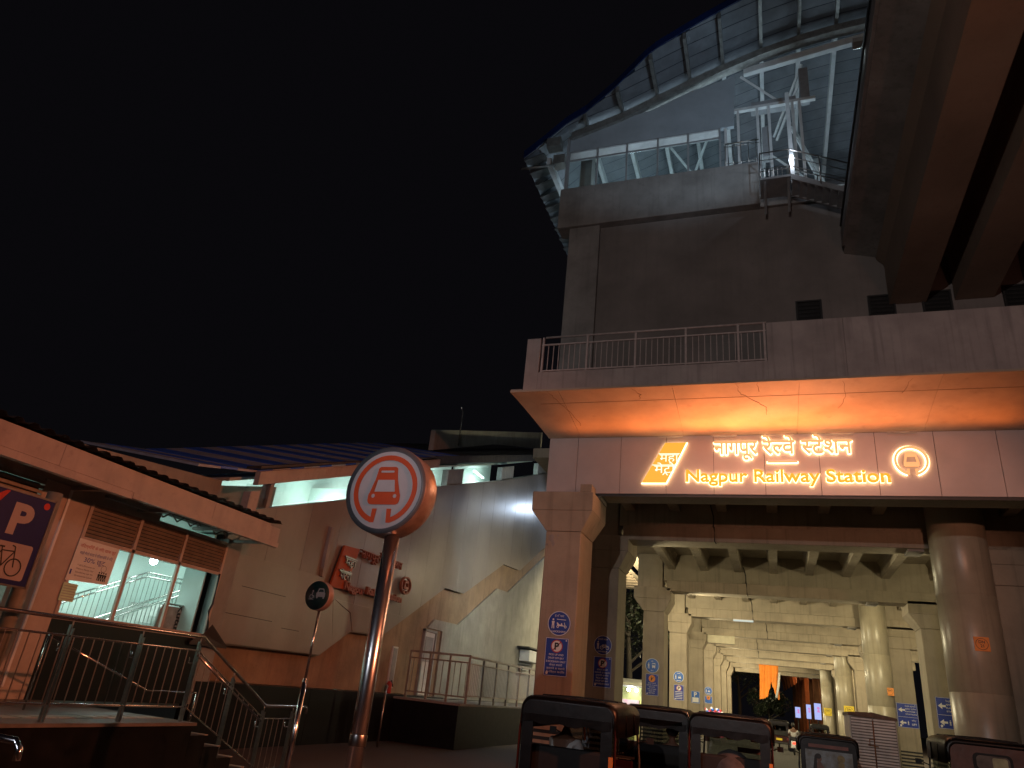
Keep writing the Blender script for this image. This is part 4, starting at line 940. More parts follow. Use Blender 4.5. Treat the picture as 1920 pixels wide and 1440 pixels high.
b = B(); b.tube([(XR, -1, 1.02), (XR, 8.95, 1.02), (XR, 10.9, .12), (XR, 11.6, .12)], .011); b.done('bottom_rail', STEEL, hr)
PY = [1.2, 2.3, 3.4, 4.5, 5.62, 6.72, 7.83, 8.93]
for yy in PY:
    b = B(); b.box(XR-.02, XR+.02, yy-.03, yy-.018, .83, 1.9); b.box(XR-.02, XR+.02, yy+.018, yy+.03, .83, 1.86); b.tube([(XR, yy, 1.86), (XR, yy, 1.95)], .01, 6); b.done('post', STEELD, hr)
    b = B(); b.tube([(XR-.02, yy, 1.60), (XR-.12, yy, 1.60), (XR-.12, yy, 1.68)], .014, 6); b.done('bracket', STEEL, hr)
for yy, z in ((9.85, .32), (10.78, .0), (11.6, .0)):
    zt = 1.97-.497*(min(yy, 10.8)-8.97); b = B(); b.box(XR-.02, XR+.02, yy-.03, yy-.018, z, zt-.08); b.box(XR-.02, XR+.02, yy+.018, yy+.03, z, zt-.1); b.tube([(XR, yy, zt-.1), (XR, yy, zt)], .01, 6); b.done('post', STEELD, hr)
    b = B(); b.tube([(XR-.02, yy, zt-.33), (XR-.12, yy, zt-.33), (XR-.12, yy, zt-.25)], .014, 6); b.done('bracket', STEEL, hr)
yy = -.9
while yy < 11.5:
    if yy < 8.9: z0, z1 = 1.02, 1.765
    elif yy < 10.8: z0, z1 = 1.02-.46*(yy-8.95), 1.775-.484*(yy-8.93)
    else: z0, z1 = .12, .866
    if min(abs(yy-p) for p in PY+[9.85, 10.78]) > .07: B().tube([(XR, yy, z0), (XR, yy, z1)], .0075, 6, False).done('baluster', STEELD, hr)
    yy += .148
h2 = thing('inner_handrail', 'thin rail slanting down behind the platform railing', 'railing', (-9.4, 8, .83))
b = B(); b.tube([(-9.3, 7.5, 1.76), (-9.3, 9.5, 1.13), (-9.3, 10.6, 1.13)], .014); b.tube([(-9.3, 7.5, .83), (-9.3, 7.5, 1.76)], .014); b.tube([(-9.3, 10.6, .3), (-9.3, 10.6, 1.13)], .014); b.done('rail', STEEL, h2)
h3 = thing('near_rail_end', 'bent chrome rail end in the bottom left corner', 'railing', (-4.9, 3.9, 0))
b = B(); b.tube([(-5.6, 2.6, 1.09), (-5.05, 4.0-.1, 1.065), (-4.93, 4.0, 1.045), (-4.87, 4.0, 1.0), (-4.86, 4.0, .93)], .026, 10); b.tube([(-5.55, 2.7, 0), (-5.55, 2.7, 1.08)], .026, 10); b.done('rail', CHROME, h3)

# parking sign board on a leaning steel post
pk = thing('parking_sign', 'big blue parking board with white P and bicycle symbol, at the left edge', 'sign', (-8.3, 5.6, .83))
B().box(-8.04, -8.0, 5.22, 5.95, 2.22, 3.2).done('board', mat('parking_board_blue', (.004, .01, .11), .4, var=.08, scale=6), pk, bevel=.004)
b = B(); b.box(-8.045, -7.995, 5.2, 5.22, 2.2, 3.22); b.box(-8.045, -7.995, 5.95, 5.965, 2.2, 3.22); b.box(-8.045, -7.995, 5.2, 5.965, 3.2, 3.22); b.box(-8.045, -7.995, 5.2, 5.965, 2.2, 2.22); b.done('frame', STEELD, pk)
q = Ink(); q.text('P', 5.62, 2.76, .33, bold=.045, w=.26); q.rrect(5.28, 2.27, 5.88, 2.66, .03); q.place('print', mat('reflective_white', (.36, .32, .32), .5, var=.06, scale=5), pk, (-8.0, 0, 0), 'yz', th=.003)
q = Ink()
for cy in (5.45, 5.72): q.ring(cy, 2.40, .085, .1, n=20)
q.line([(5.45, 2.4), (5.53, 2.56), (5.68, 2.57), (5.58, 2.4), (5.53, 2.56)], .014); q.line([(5.68, 2.57), (5.72, 2.4)], .014); q.line([(5.45, 2.4), (5.58, 2.4)], .014); q.line([(5.53, 2.56), (5.52, 2.6)], .014); q.line([(5.49, 2.6), (5.55, 2.6)], .018); q.line([(5.68, 2.57), (5.67, 2.62), (5.63, 2.63)], .014)
q.place('bicycle_symbol', SBLACK, pk, (-8.0, 0, 0), 'yz', th=.006)
q = Ink(); q.disc(5.86, 3.13, .04, 12); q.poly([(5.25, 3.12), (5.34, 3.19), (5.38, 3.19), (5.3, 3.05), (5.25, 3.05)]); q.place('emblem', SRED, pk, (-8.0, 0, 0), 'yz', th=.004)
B().tube([(-8.2, 6.05, .83), (-8.2, 6.05, 3.35)], .085, 14).done('post', mat('post_grey_green', (.2, .2, .17), .6, var=.15, scale=4), pk)

# ================================================================= DRUM SIGNS
dm = thing('metro_drum_sign', 'round drum sign with orange train emblem on a tall polished steel pole', 'sign', (-4.08, 7.16, 0))
cx, cz, yf, rr_ = -4.19, 3.70, 7.0, .525
B().lathe((cx, yf, cz), [(rr_*.985, 0), (rr_, .015), (rr_, .29), (rr_*.985, .305), (0, .305)], 'y', 64).done('drum', DRUMS, dm)
B().lathe((cx, yf-.004, cz), [(rr_*.885, 0), (rr_*.99, 0), (rr_*.99, .02)], 'y', 64).done('rim', DRUMR, dm)
B().lathe((cx, yf, cz), [(0, -.001), (rr_*.885, -.001)], 'y', 64).done('face', DRUMF, dm)
i = Ink(); metro_emblem(i, rr_*.79); 
RR = rr_*.8; TF = train_front(Ink(), RR*.93)
TF.polys = []
tf = Ink(); tf.rrect(-.31*RR, .40*RR, .31*RR, .62*RR, .09*RR)
tf.poly([(-.36*RR, .22*RR), (-.31*RR, .5*RR), (.31*RR, .5*RR), (.36*RR, .22*RR)])
tf.poly([(-.36*RR, .23*RR), (-.25*RR, .23*RR), (-.33*RR, -.12*RR), (-.47*RR, -.12*RR)]); tf.poly([(.25*RR, .23*RR), (.36*RR, .23*RR), (.47*RR, -.12*RR), (.33*RR, -.12*RR)])
tf.rrect(-.5*RR, -.46*RR, .5*RR, -.08*RR, .13*RR)
i.place('emblem_ring', METRO_OR, dm, (cx, yf-.004, cz), th=.003); tf.place('train_emblem', METRO_OR, dm, (cx, yf-.004, cz+.01), th=.003)
q = Ink(); q.rrect(-.21*RR, .45*RR, .21*RR, .51*RR, .025*RR); q.disc(-.34*RR, -.22*RR, .055*RR, 14); q.disc(.34*RR, -.22*RR, .055*RR, 14); q.poly([(-.26*RR, .24*RR), (.26*RR, .24*RR), (.32*RR, -.1*RR), (-.32*RR, -.1*RR)])
q.place('emblem_cutouts', DRUMF, dm, (cx, yf-.004, cz+.01), th=.006)
B().tube([(-4.085, 7.16, 0), (-4.085, 7.16, 3.19)], .086, 24).done('pole', mat('satin_pole_steel', (.85, .86, .88), .27, metal=1, var=.05, scale=8), dm)
B().lathe((-4.085, 7.16, 0), [(.088, 1.02), (.092, 1.03), (.092, 1.12), (.088, 1.13)], 'z', 24).done('pole_band', STEELD, dm)
sm = thing('accessible_bay_sign', 'small round dark green sign with wheelchair and car symbols on a thin pole', 'sign', (-6.17, 9.08, 0))
B().lathe((-6.2, 9.0, 2.68), [(0, 0), (.2, 0), (.208, .01), (.208, .12), (.2, .13), (0, .13)], 'y', 40).done('drum', mat('small_drum_side', (.4, .3, .27), .45, metal=.3, var=.1, scale=5), sm)
B().lathe((-6.2, 8.998, 2.68), [(0, -.002), (.2, -.002), (.2, 0)], 'y', 40).done('face', SGREEN, sm)
q = Ink(); car(q, .06, -.02, .15); q.disc(-.075, .055, .012, 8); q.line([(-.078, .04), (-.085, -.005), (-.05, -.01), (-.045, -.04)], .012); q.ring(-.09, -.02, .024, .032, 100, 370, 12); q.rect(-.13, -.062, -.05, -.054)
q.place('print', mat('sign_pale_grey', (.3, .33, .34), .5, var=.1, scale=5), sm, (-6.2, 8.996, 2.68), th=.002)
B().tube([(-6.17, 9.08, 1.5), (-6.17, 9.08, 2.5)], .018, 10).done('upper_pole', CHROME, sm); B().tube([(-6.17, 9.08, 0), (-6.17, 9.08, 1.52)], .038, 14).done('lower_pole', CHROME, sm)
B().lathe((-6.17, 9.08, 1.5), [(.038, 0), (.03, .05), (.018, .07)], 'z', 14).done('collar', CHROME, sm)

# ================================================================= AUTO RICKSHAWS
def auto(kind='open', body=MAROON):
    t = thing('auto_rickshaw', '', 'auto rickshaw', (0, 0, 0))
    W_ = .62
    def sect(y, w, top, drop, n=6):
        P = [(-w, y, drop)]
        r = .14
        for k in range(n+1): a = R(180-90*k/n); P.append((-w+r+r*math.cos(a), y, top-r+r*math.sin(a)))
        for k in range(n+1): a = R(90-90*k/n); P.append((w-r+r*math.cos(a), y, top-r+r*math.sin(a)))
        P.append((w, y, drop)); return P
    b = B(); S = [sect(.0, W_-.05, 1.60, 1.36), sect(.03, W_-.01, 1.655, 1.33), sect(.10, W_, 1.68, 1.30), sect(.9, W_, 1.70, 1.30), sect(1.75, W_-.02, 1.68, 1.32), sect(1.95, W_-.06, 1.62, 1.4)]
    rg = [[b.bm.verts.new(p) for p in s] for s in S]
    for a, c in zip(rg, rg[1:]):
        for k in range(len(a)-1): f = b.bm.faces.new((a[k], a[k+1], c[k+1], c[k])); f.smooth = True
    hood = b.done('hood', VINYL, t)
    so_ = hood.modifiers.new('s', 'SOLIDIFY'); so_.thickness = .03
    b = B(); b.tube([(-.6, .06, 1.34), (-.6, .06, 1.5), (-.55, .05, 1.63), (-.45, .05, 1.675), (0, .05, 1.69), (.45, .05, 1.675), (.55, .05, 1.63), (.6, .06, 1.5), (.6, .06, 1.34)], .012, 6); b.done('hood_piping', BLACK, t)
    b = B()
    for k in range(10):
        z0, z1 = 1.37+.018*math.sin(k*1.9), 1.37+.018*math.sin(k*1.9+1.9)
        b.hull([(-.55+k*.11, -.012, z0), (-.44+k*.11, -.012, z1), (-.44+k*.11, -.002, z1), (-.55+k*.11, -.002, z0)], [(-.55+k*.11, -.02, 1.47), (-.44+k*.11, -.02, 1.47), (-.44+k*.11, -.002, 1.47), (-.55+k*.11, -.002, 1.47)])
    if kind == 'open': b.done('hanging_flap', VINYL, t)
    for yy_ in (.6, 1.2): b2_ = B(); b2_.tube([(-.625, yy_, 1.32), (-.62, yy_, 1.55), (-.5, yy_, 1.695), (0, yy_, 1.71), (.5, yy_, 1.695), (.62, yy_, 1.55), (.625, yy_, 1.32)], .012, 6); b2_.done('hood_bow', VINYL, t)
    # rear flap of the hood above the opening
    b = B()
    if kind == 'open':
        b.prism([(-.56, 1.40), (.56, 1.40), (.565, 1.55), (.5, 1.62), (-.5, 1.62), (-.565, 1.55)], 'y', .0, .03); b.done('rear_valance', VINYL, t)
        for sx in (-1, 1):
            b = B(); b.box(sx*.5-.07, sx*.5+.07, .0, .03, .78, 1.41); b.done('rear_side_panel', VINYL, t)
            b = B(); b.tube([(sx*.6, .02, .35), (sx*.6, .02, 1.3), (sx*.585, .03, 1.5), (sx*.5, .06, 1.645)], .016, 8); b.done('rear_frame_tube', mat('auto_frame_paint', (.07, .015, .012), .3, metal=.2, var=.1, scale=6), t)
    else:
        b.prism([(-.56, .8), (.56, .8), (.565, 1.55), (.5, 1.62), (-.5, 1.62), (-.565, 1.55)], 'y', .02, .05); b.done('rear_canvas', VINYL if kind == 'picture' else mat('brown_canvas', (.13, .06, .045), .5, var=.2, scale=5, bump=.3, fine=10), t)
        if kind == 'picture':
            B().box(-.4, .4, .0, .018, 1.42, 1.49).done('rear_band', mat('dull_red_band', (.22, .08, .06), .5, var=.2, scale=6), t)
            pc = B().box(-.47, .47, -.004, .018, .82, 1.37).done('picture_panel', mat('printed_landscape', (.2, .26, .29), .35, var=.5, scale=4, tint=(.12, .09, .04)), t)
            q = Ink(); q.disc(-.2, 1.2, .055, 12, .065); q.poly([(-.34, .82), (-.08, .82), (-.1, 1.02), (-.17, 1.14), (-.23, 1.14), (-.3, 1.0)]); q.place('printed_figure', mat('print_brown', (.2, .1, .07), .5, var=.2, scale=9), pc, (0, -.004, 0), th=.002)
            q = Ink(); q.disc(-.215, 1.25, .065, 12, .055); q.poly([(-.29, 1.25), (-.24, 1.27), (-.25, 1.0), (-.33, .97)]); q.place('printed_hair', HAIR, pc, (0, -.004, 0), th=.004)
            q = Ink(); q.disc(.24, 1.24, .08, 10); q.rect(.18, .82, .3, 1.16); q.place('printed_tree', mat('print_ochre', (.25, .2, .08), .5, var=.3, scale=9), pc, (0, -.004, 0), th=.002)
        else:
            q = Ink(); q.rrect(-.26, 1.25, .26, 1.5, .07); q.place('rear_window_frame', BLACK, t, (0, .02, 0), th=.02)
            q = Ink(); q.rrect(-.22, 1.28, .22, 1.47, .06); q.place('rear_window_pane', mat('hazy_plastic_window', (.16, .13, .11), .3, var=.3, scale=5), t, (0, .0, 0), th=.004)
            q = Ink(); q.rrect(-.01, 1.3, .19, 1.45, .03); q.place('window_patch', mat('pale_patch', (.4, .38, .22), .5, var=.2, scale=9), t, (0, -.006, 0), th=.003)
    # tub, fenders, floor, nose
    b = B(); b.hull([(-.6, 0, .34), (.6, 0, .34), (.6, 1.45, .34), (-.6, 1.45, .34)], [(-.63, -.03, .80), (.63, -.03, .80), (.63, 1.1, .80), (-.63, 1.1, .80)]); b.done('body', body, t, bevel=.03)
    b = B(); b.hull([(-.5, 1.45, .32), (.5, 1.45, .32), (.2, 2.55, .36), (-.2, 2.55, .36)], [(-.5, 1.46, .4), (.5, 1.46, .4), (.24, 2.5, .42), (-.24, 2.5, .42)]); b.done('floor_pan', DARKM, t)
    b = B(); b.hull([(-.45, 2.0, .4), (.45, 2.0, .4), (.2, 2.62, .42), (-.2, 2.62, .42)], [(-.5, 2.0, .98), (.5, 2.0, .98), (.2, 2.35, .96), (-.2, 2.35, .96)]); b.done('front_cowl', body, t, bevel=.04)
    B().box(-.5, .5, -.09, -.03, .38, .46).done('rear_bumper', DARKM, t); B().box(-.18, .18, -.045, -.032, .55, .67).done('number_plate', SYEL, t)
    for sx in (-1, 1):
        B().box(sx*.5-.06, sx*.5+.06, -.06, -.03, .58, .72).done('tail_light', mat('dark_red_lens', (.12, .01, .008), .3, var=.1, scale=9), t, bevel=.01)
        w_ = B().lathe((sx*.55, .45, .24), [(.0, -.05), (.12, -.05), (.2, -.05), (.235, -.03), (.24, 0), (.235, .03), (.2, .05), (.0, .05)], 'x', 20).done('rear_wheel', BLACK, t)
        B().lathe((sx*.55, .45, .24), [(.0, -.056), (.11, -.056), (.12, -.05)], 'x', 16).done('hub', STEELD, w_)
        b = B(); b.tube([(sx*.58, 1.9, .4), (sx*.56, 2.02, .98), (sx*.52, 1.93, 1.55)], .02, 8); b.done('windscreen_pillar', DARKM, t)
        b = B(); b.tube([(sx*.56, 1.95, 1.2), (sx*.74, 1.98, 1.26)], .01, 6); b.box(sx*.72-.05, sx*.72+.05, 1.96, 1.975, 1.2, 1.28); b.done('mirror', BLACK, t)
    w_ = B().lathe((0, 2.38, .24), [(.0, -.05), (.2, -.05), (.24, 0), (.2, .05), (0, .05)], 'x', 20).done('front_wheel', BLACK, t)
    wf = B(); wf.box(-.5, .5, 1.98, 2.0, .98, 1.01); wf.box(-.5, .5, 1.93, 1.95, 1.53, 1.56); wf.done('windscreen_frame', DARKM, t)
    B().hull([(-.5, 1.99, 1.01), (.5, 1.99, 1.01), (.5, 1.995, 1.01), (-.5, 1.995, 1.01)], [(-.49, 1.94, 1.53), (.49, 1.94, 1.53), (.49, 1.945, 1.53), (-.49, 1.945, 1.53)]).done('windscreen', GLASSD, t)
    B().box(-.52, .52, .22, .32, .8, 1.12).done('seat_back', BLACK, t, bevel=.04); B().box(-.52, .52, .3, .75, .55, .68).done('rear_seat', BLACK, t, bevel=.04)
    B().box(-.25, .25, 1.2, 1.5, .62, .74).done('driver_seat', BLACK, t, bevel=.04); B().box(-.35, .35, 1.14, 1.19, .7, 1.0).done('driver_backrest', BLACK, t, bevel=.02)
    b = B(); b.tube([(-.3, 1.75, .98), (-.12, 1.8, .96), (.12, 1.8, .96), (.3, 1.75, .98)], .018, 6); b.tube([(0, 1.8, .95), (0, 2.2, .5)], .03, 6); b.done('handlebar', DARKM, t)
    return t
ASP = [
 ('open', MAROON, -2.43, 9.25, 0, 'black hooded auto rickshaw nearest the camera, driver in a white shirt inside'),
 ('open', MAROON, -1.98, 13.3, 0, 'auto rickshaw with a sagging hood flap, bright frame tube at its right corner'),
 ('open', MAROON, -.68, 12.3, 0, 'auto rickshaw with open back just left of the road gap, third from the left'),
 ('picture', MAROON, .95, 17.0, 0, 'auto rickshaw with a printed picture panel and red band across its back'),
 ('solid', YELB, 3.12, 14.0, 0, 'brown auto rickshaw at the right edge with a small framed rear window')]
base = {}
AU = []
for kind, body, x, y, rz, lab in ASP:
    if kind == 'open' and 'open' in base: a = copy_tree(base['open'])
    else: a = auto(kind, body); base[kind] = a
    a.location = (x, y, 0); a.rotation_euler.z = rz; a['label'] = lab; a['group'] = 'auto rickshaws waiting in the street'; AU.append(a)
    OFF[a.name] = Vector((x, y, 0))
AU[4].scale = (1.02, 1.0, 1.03); AU[3].scale = (.92, .95, .895)
# small bright things in the autos
def local(a, b, name, m): OFF[a.name] = Vector((0, 0, 0)); o = b.done(name, m, a); return o
local(AU[0], B().box(.02, .14, 1.97, 1.985, 1.05, 1.5), 'document_holder', mat('pale_card', (.3, .33, .28), .5, var=.2, scale=6))
local(AU[0], B().tube([(-.2, 1.85, 1.5), (-.22, 1.86, 1.3), (-.2, 1.86, 1.15)], .012, 5), 'hanging_garland', SORANGE)
local(AU[0], B().lathe((-.3, 1.8, 1.38), [(.03, -.01), (.05, -.01), (.05, .01), (.03, .01)], 'y', 12), 'hanging_ring', SORANGE)
local(AU[1], B().tube([(.65, -.02, .35), (.65, -.02, 1.3), (.63, -.01, 1.5), (.55, 0, 1.66)], .018, 8), 'chrome_tube', CHROME)
b = B()
for k in range(8): b.hull([(-.48+k*.12, -.03, 1.43+.02*math.sin(k)), (-.36+k*.12, -.03, 1.43+.02*math.sin(k+1)), (-.36+k*.12, 0, 1.42), (-.48+k*.12, 0, 1.42)], [(-.48+k*.12, -.05, 1.47+.015*math.cos(k*2)), (-.36+k*.12, -.05, 1.47+.015*math.cos(k*2+2)), (-.36+k*.12, 0, 1.5), (-.48+k*.12, 0, 1.5)])
local(AU[1], b, 'rolled_flap', VINYL)
local(AU[1], B().box(-.4, .3, 1.97, 1.975, 1.4, 1.5), 'sun_strip', mat('blue_strip', (.2, .28, .4), .5, var=.2, scale=5))
local(AU[2], B().box(.02, .5, 1.96, 1.97, 1.12, 1.2), 'dashboard_cloth', mat('mauve_cloth', (.2, .14, .15), .7, var=.2, scale=5))
for dx, m_ in ((-.34, SORANGE), (-.1, SYEL), (.3, SWHITE)): local(AU[2], B().box(dx-.06, dx+.06, 1.95, 1.955, 1.3, 1.35), 'windscreen_sticker', m_)
for a in (AU[0], AU[2]): local(a, B().box(.55, .6, -.075, -.062, .9, 1.1), 'side_reflector', SORANGE)
for a in AU: OFF[a.name] = Vector(a.location)

# ================================================================= PEOPLE
def skin_body(J, E_, name, m, parent, levels=2):
    me = bpy.data.meshes.new('tmp'); me.from_pydata([j[0] for j in J], E_, []); o = bpy.data.objects.new('tmp', me); COL.objects.link(o)
    sk = o.modifiers.new('s', 'SKIN'); me.skin_vertices if me.skin_vertices else None
    for i, j in enumerate(J): 
        rr2 = j[1]; me.skin_vertices[0].data[i].radius = rr2 if isinstance(rr2, tuple) else (rr2, rr2); me.skin_vertices[0].data[i].use_root = (i == 0)
    sb = o.modifiers.new('d', 'SUBSURF'); sb.levels = levels; sb.render_levels = levels
    bpy.context.view_layer.update(); dg = bpy.context.evaluated_depsgraph_get()
    nm = bpy.data.meshes.new_from_object(o.evaluated_get(dg)); bpy.data.objects.remove(o); nm.materials.clear(); nm.materials.append(m); nm.name = name
    nm.polygons.foreach_set('use_smooth', [True]*len(nm.polygons))
    r = bpy.data.objects.new(name, nm); COL.objects.link(r); r.parent = parent; return r
def seated(loc, rz, shirt, label, lean=.0, straddle=False, arms_fwd=.45):
    t = thing('person', label, 'person', loc); t.rotation_euler.z = rz
    H = (0, 0, 0.0)
    # local: hips at 0, facing +Y, z from the seat
    sh = .42; ly = lean
    J = [((0, 0, .08), (.15, .11)), ((0, ly*.5, .28), (.14, .1)), ((0, ly, .46), (.15, .095)), ((0, ly+.01, .55), (.055, .055)), ((0, ly+.03, .63), (.06, .065))]
    E_ = [(0, 1), (1, 2), (2, 3), (3, 4)]
    for s_x in (-1, 1):
        n = len(J); J += [((s_x*.19, ly, .45), .055), ((s_x*.24, ly+.1, .2), .042), ((s_x*.2, ly+arms_fwd, .2), .032), ((s_x*.2, ly+arms_fwd+.08, .2), .028)]; E_ += [(2, n), (n, n+1), (n+1, n+2), (n+2, n+3)]
        n = len(J); J += [((s_x*.1, .05, .06), .085), ((s_x*(.2 if straddle else .12), .45, .06), .062), ((s_x*(.2 if straddle else .12), .46, -.36), .042), ((s_x*(.2 if straddle else .12), .58, -.4), .036)]; E_ += [(0, n), (n, n+1), (n+1, n+2), (n+2, n+3)]
    skin_body(J, E_, 'body', SKIN, t)
    # shirt: the same torso and upper arms, slightly larger
    JS = [((0, 0, .1), (.165, .125)), ((0, ly*.5, .28), (.158, .118)), ((0, ly, .455), (.165, .108))]; ES = [(0, 1), (1, 2)]
    for s_x in (-1, 1):
        n = len(JS); JS += [((s_x*.195, ly, .45), .068), ((s_x*.23, ly+.06, .3), .062)]; ES += [(2, n), (n, n+1)]
    skin_body(JS, ES, 'shirt', shirt, t)
    JT = [((0, 0, .05), (.16, .12))]; ET = []
    for s_x in (-1, 1):
        w_ = .2 if straddle else .12
        n = len(JT); JT += [((s_x*.1, .05, .06), .098), ((s_x*w_, .45, .06), .075), ((s_x*w_, .47, -.34), .056)]; ET += [(0, n), (n, n+1), (n+1, n+2)]
    skin_body(JT, ET, 'trousers', TROU, t)
    b = B(); b.ball((0, 0, 0), .1, 12, (.92, 1, 1.22)); bmesh.ops.translate(b.bm, vec=(0, ly+.04, .72), verts=b.bm.verts)
    OFF_s = OFF[t.name]; OFF[t.name] = Vector((0, 0, 0))
    hd = b.done('head', SKIN, t, smooth=True)
    b = B(); b.hull([(-.012, ly+.135, .70), (.012, ly+.135, .70), (.012, ly+.15, .705), (-.012, ly+.15, .705)], [(-.006, ly+.13, .75), (.006, ly+.13, .75), (.005, ly+.135, .75), (-.005, ly+.135, .75)]); b.done('nose', SKIN, hd)
    b = B(); b.box(-.03, .03, ly+.128, ly+.136, .668, .676); b.done('mouth', MAROON, hd)
    for s_x in (-1, 1):
        B().ball((s_x*.036, ly+.125, .735), .011, 6).done('eye', SBLACK, hd); b = B(); b.ball((0, 0, 0), .03, 6, (.45, 1, 1)); bmesh.ops.translate(b.bm, vec=(s_x*.094, ly+.04, .715), verts=b.bm.verts); b.done('ear', SKIN, hd)
        # hand: palm, four fingers and thumb closed on the bar
        b = B(); hx, hy, hz = s_x*.2, ly+arms_fwd+.1, .2; b.box(hx-.035, hx+.035, hy-.03, hy+.05, hz-.012, hz+.014)
        for k in range(4): b.tube([(hx-.03+k*.02, hy+.045, hz), (hx-.03+k*.02, hy+.085, hz-.006), (hx-.03+k*.02, hy+.09-.004*k, hz-.035), (hx-.03+k*.02, hy+.065, hz-.045)], .009, 6)
        b.tube([(hx-s_x*.035, hy, hz), (hx-s_x*.05, hy+.03, hz-.02), (hx-s_x*.03, hy+.05, hz-.04)], .01, 6); b.done('hand', SKIN, t)
    b = B(); b.ball((0, 0, 0), .108, 12, (.95, 1, 1.15)); bmesh.ops.bisect_plane(b.bm, geom=b.bm.verts[:]+b.bm.edges[:]+b.bm.faces[:], plane_co=(0, .02, -.0), plane_no=(0, .75, -.65), clear_outer=True); bmesh.ops.translate(b.bm, vec=(0, ly+.03, .735), verts=b.bm.verts)
    b.done('hair', HAIR, t, smooth=True)
    OFF[t.name] = OFF_s
    return t
seated((-2.62, 9.75, .72), R(-25), SHIRT, 'person in a white shirt with dark hair sitting inside the nearest auto rickshaw', lean=.08)
seated((-1.72, 13.75, .62), R(10), SHIRTG, 'person in a grey shirt leaning in the middle dark auto rickshaw', lean=-.1)
b = B(); b.ball((0, 0, 0), .33, 14, (1, 1, 1.05)); bmesh.ops.translate(b.bm, vec=(-.68, 12.75, .86), verts=b.bm.verts)
cv = thing('seat_cover', 'rounded grey cloth cover on the seat of the auto rickshaw left of the road gap', 'seat cover', (-.68, 12.75, .6))
b.done('cloth', mat('seat_cloth', (.09, .09, .095), .8, var=.25, scale=8, bump=.4, fine=9), cv, smooth=True)

# ================================================================= TIN CART
ct = thing('cargo_cart', 'tall ribbed white tin cargo cart with rusty latch on its double doors', 'cargo cart', (2.12, 20.6, 0))
TIN = mat('white_tin', (.62, .58, .52), .42, metal=.25, var=.18, scale=2, streak=.3, bump=.1, grime=.25, fine=18)
x0, x1, y0 = 1.63, 2.62, 20.0
B().box(x0, x1, y0+.03, y0+1.6, .55, 2.0).done('cargo_box', TIN, ct, bevel=.01)
B().prism([(x0-.03, 1.98), (x1+.03, 1.94), (x1+.02, 2.0), (2.12, 2.08), (x0-.02, 2.05)], 'y', y0-.04, y0+1.65).done('roof_cap', mat('rusty_cap', (.14, .09, .06), .7, var=.3, scale=6), ct)
for s_x, a, c in ((0, x0+.02, 2.115), (1, 2.125, x1-.02)):
    d = B().box(a, c, y0, y0+.03, .56, 1.96).done('door_leaf', mat('dirty_tin', (.2, .17, .14), .6, var=.3, scale=5), ct)
    for k in range(22): B().box(a+.01, c-.01, y0-.02, y0-.001, .6+k*.062, .636+k*.062).done('rib', TIN, d, bevel=.004)
RUST = mat('rust', (.25, .1, .03), .8, var=.4, scale=12)
b = B(); b.tube([(2.02, y0-.02, 1.36), (2.02, y0-.03, 1.5), (2.14, y0-.03, 1.5)], .012, 6); b.tube([(1.98, y0-.02, 1.38), (2.2, y0-.02, 1.36)], .012, 6); b.tube([(2.12, y0-.02, .6), (2.12, y0-.02, 1.9)], .012, 6); b.done('latch', RUST, ct)
for x in (x0+.1, x1-.1): B().lathe((x, y0+.9, .27), [(0, -.06), (.2, -.06), (.27, 0), (.2, .06), (0, .06)], 'x', 18).done('wheel', BLACK, ct)
B().box(x0+.05, x1-.05, y0+.1, y0+1.5, .42, .548).done('chassis', DARKM, ct)

# ================================================================= STREET BEYOND
def scooter(loc):
    t = thing('scooter', 'white scooter with lit red tail lamp riding away down the road', 'scooter', loc)
    x, y, z = loc
    for dy in (0, 1.25): B().lathe((x, y+dy, .27), [(0, -.05), (.2, -.05), (.27, 0), (.2, .05), (0, .05)], 'x', 16).done('wheel', BLACK, t)
    b = B(); b.hull([(x-.14, y-.2, .35), (x+.14, y-.2, .35), (x+.16, y+.6, .35), (x-.16, y+.6, .35)], [(x-.1, y-.25, .72), (x+.1, y-.25, .72), (x+.14, y+.5, .74), (x-.14, y+.5, .74)]); b.done('body', SWHITE, t, bevel=.05)
    b = B(); b.hull([(x-.18, y+.95, .35), (x+.18, y+.95, .35), (x+.12, y+1.15, .35), (x-.12, y+1.15, .35)], [(x-.16, y+.9, .98), (x+.16, y+.9, .98), (x+.1, y+1.0, 1.0), (x-.1, y+1.0, 1.0)]); b.done('leg_shield', SWHITE, t, bevel=.03)
    B().box(x-.12, x+.12, y-.22, y+.5, .74, .82).done('seat', BLACK, t, bevel=.03); B().box(x-.15, x+.15, y+.5, y+.95, .33, .38).done('footboard', DARKM, t)
    b = B(); b.tube([(x-.3, y+.85, 1.05), (x, y+.95, 1.03), (x+.3, y+.85, 1.05)], .018, 6); b.done('handlebar', DARKM, t)
    B().box(x-.07, x+.07, y-.29, y-.25, .58, .66).done('tail_light', E_RED, t); B().box(x-.1, x+.1, y-.3, y-.28, .4, .52).done('number_plate', SWHITE, t)
    return t
scooter((.85, 46, 0)); seated((.85, 46.25, .78), 0, SHIRT, 'rider in a white shirt on the scooter seen from behind', straddle=True)
q_ = copy_tree(base['open']); q_.location = (.1, 52, 0); q_['label'] = 'small far auto rickshaw on the road just left of the scooter rider'; q_['group'] = 'auto rickshaws waiting in the street'
q_ = copy_tree(base['open']); q_.location = (2.9, 60, 0); q_['label'] = 'small far auto rickshaw beyond the one with the picture panel'; q_['group'] = 'auto rickshaws waiting in the street'
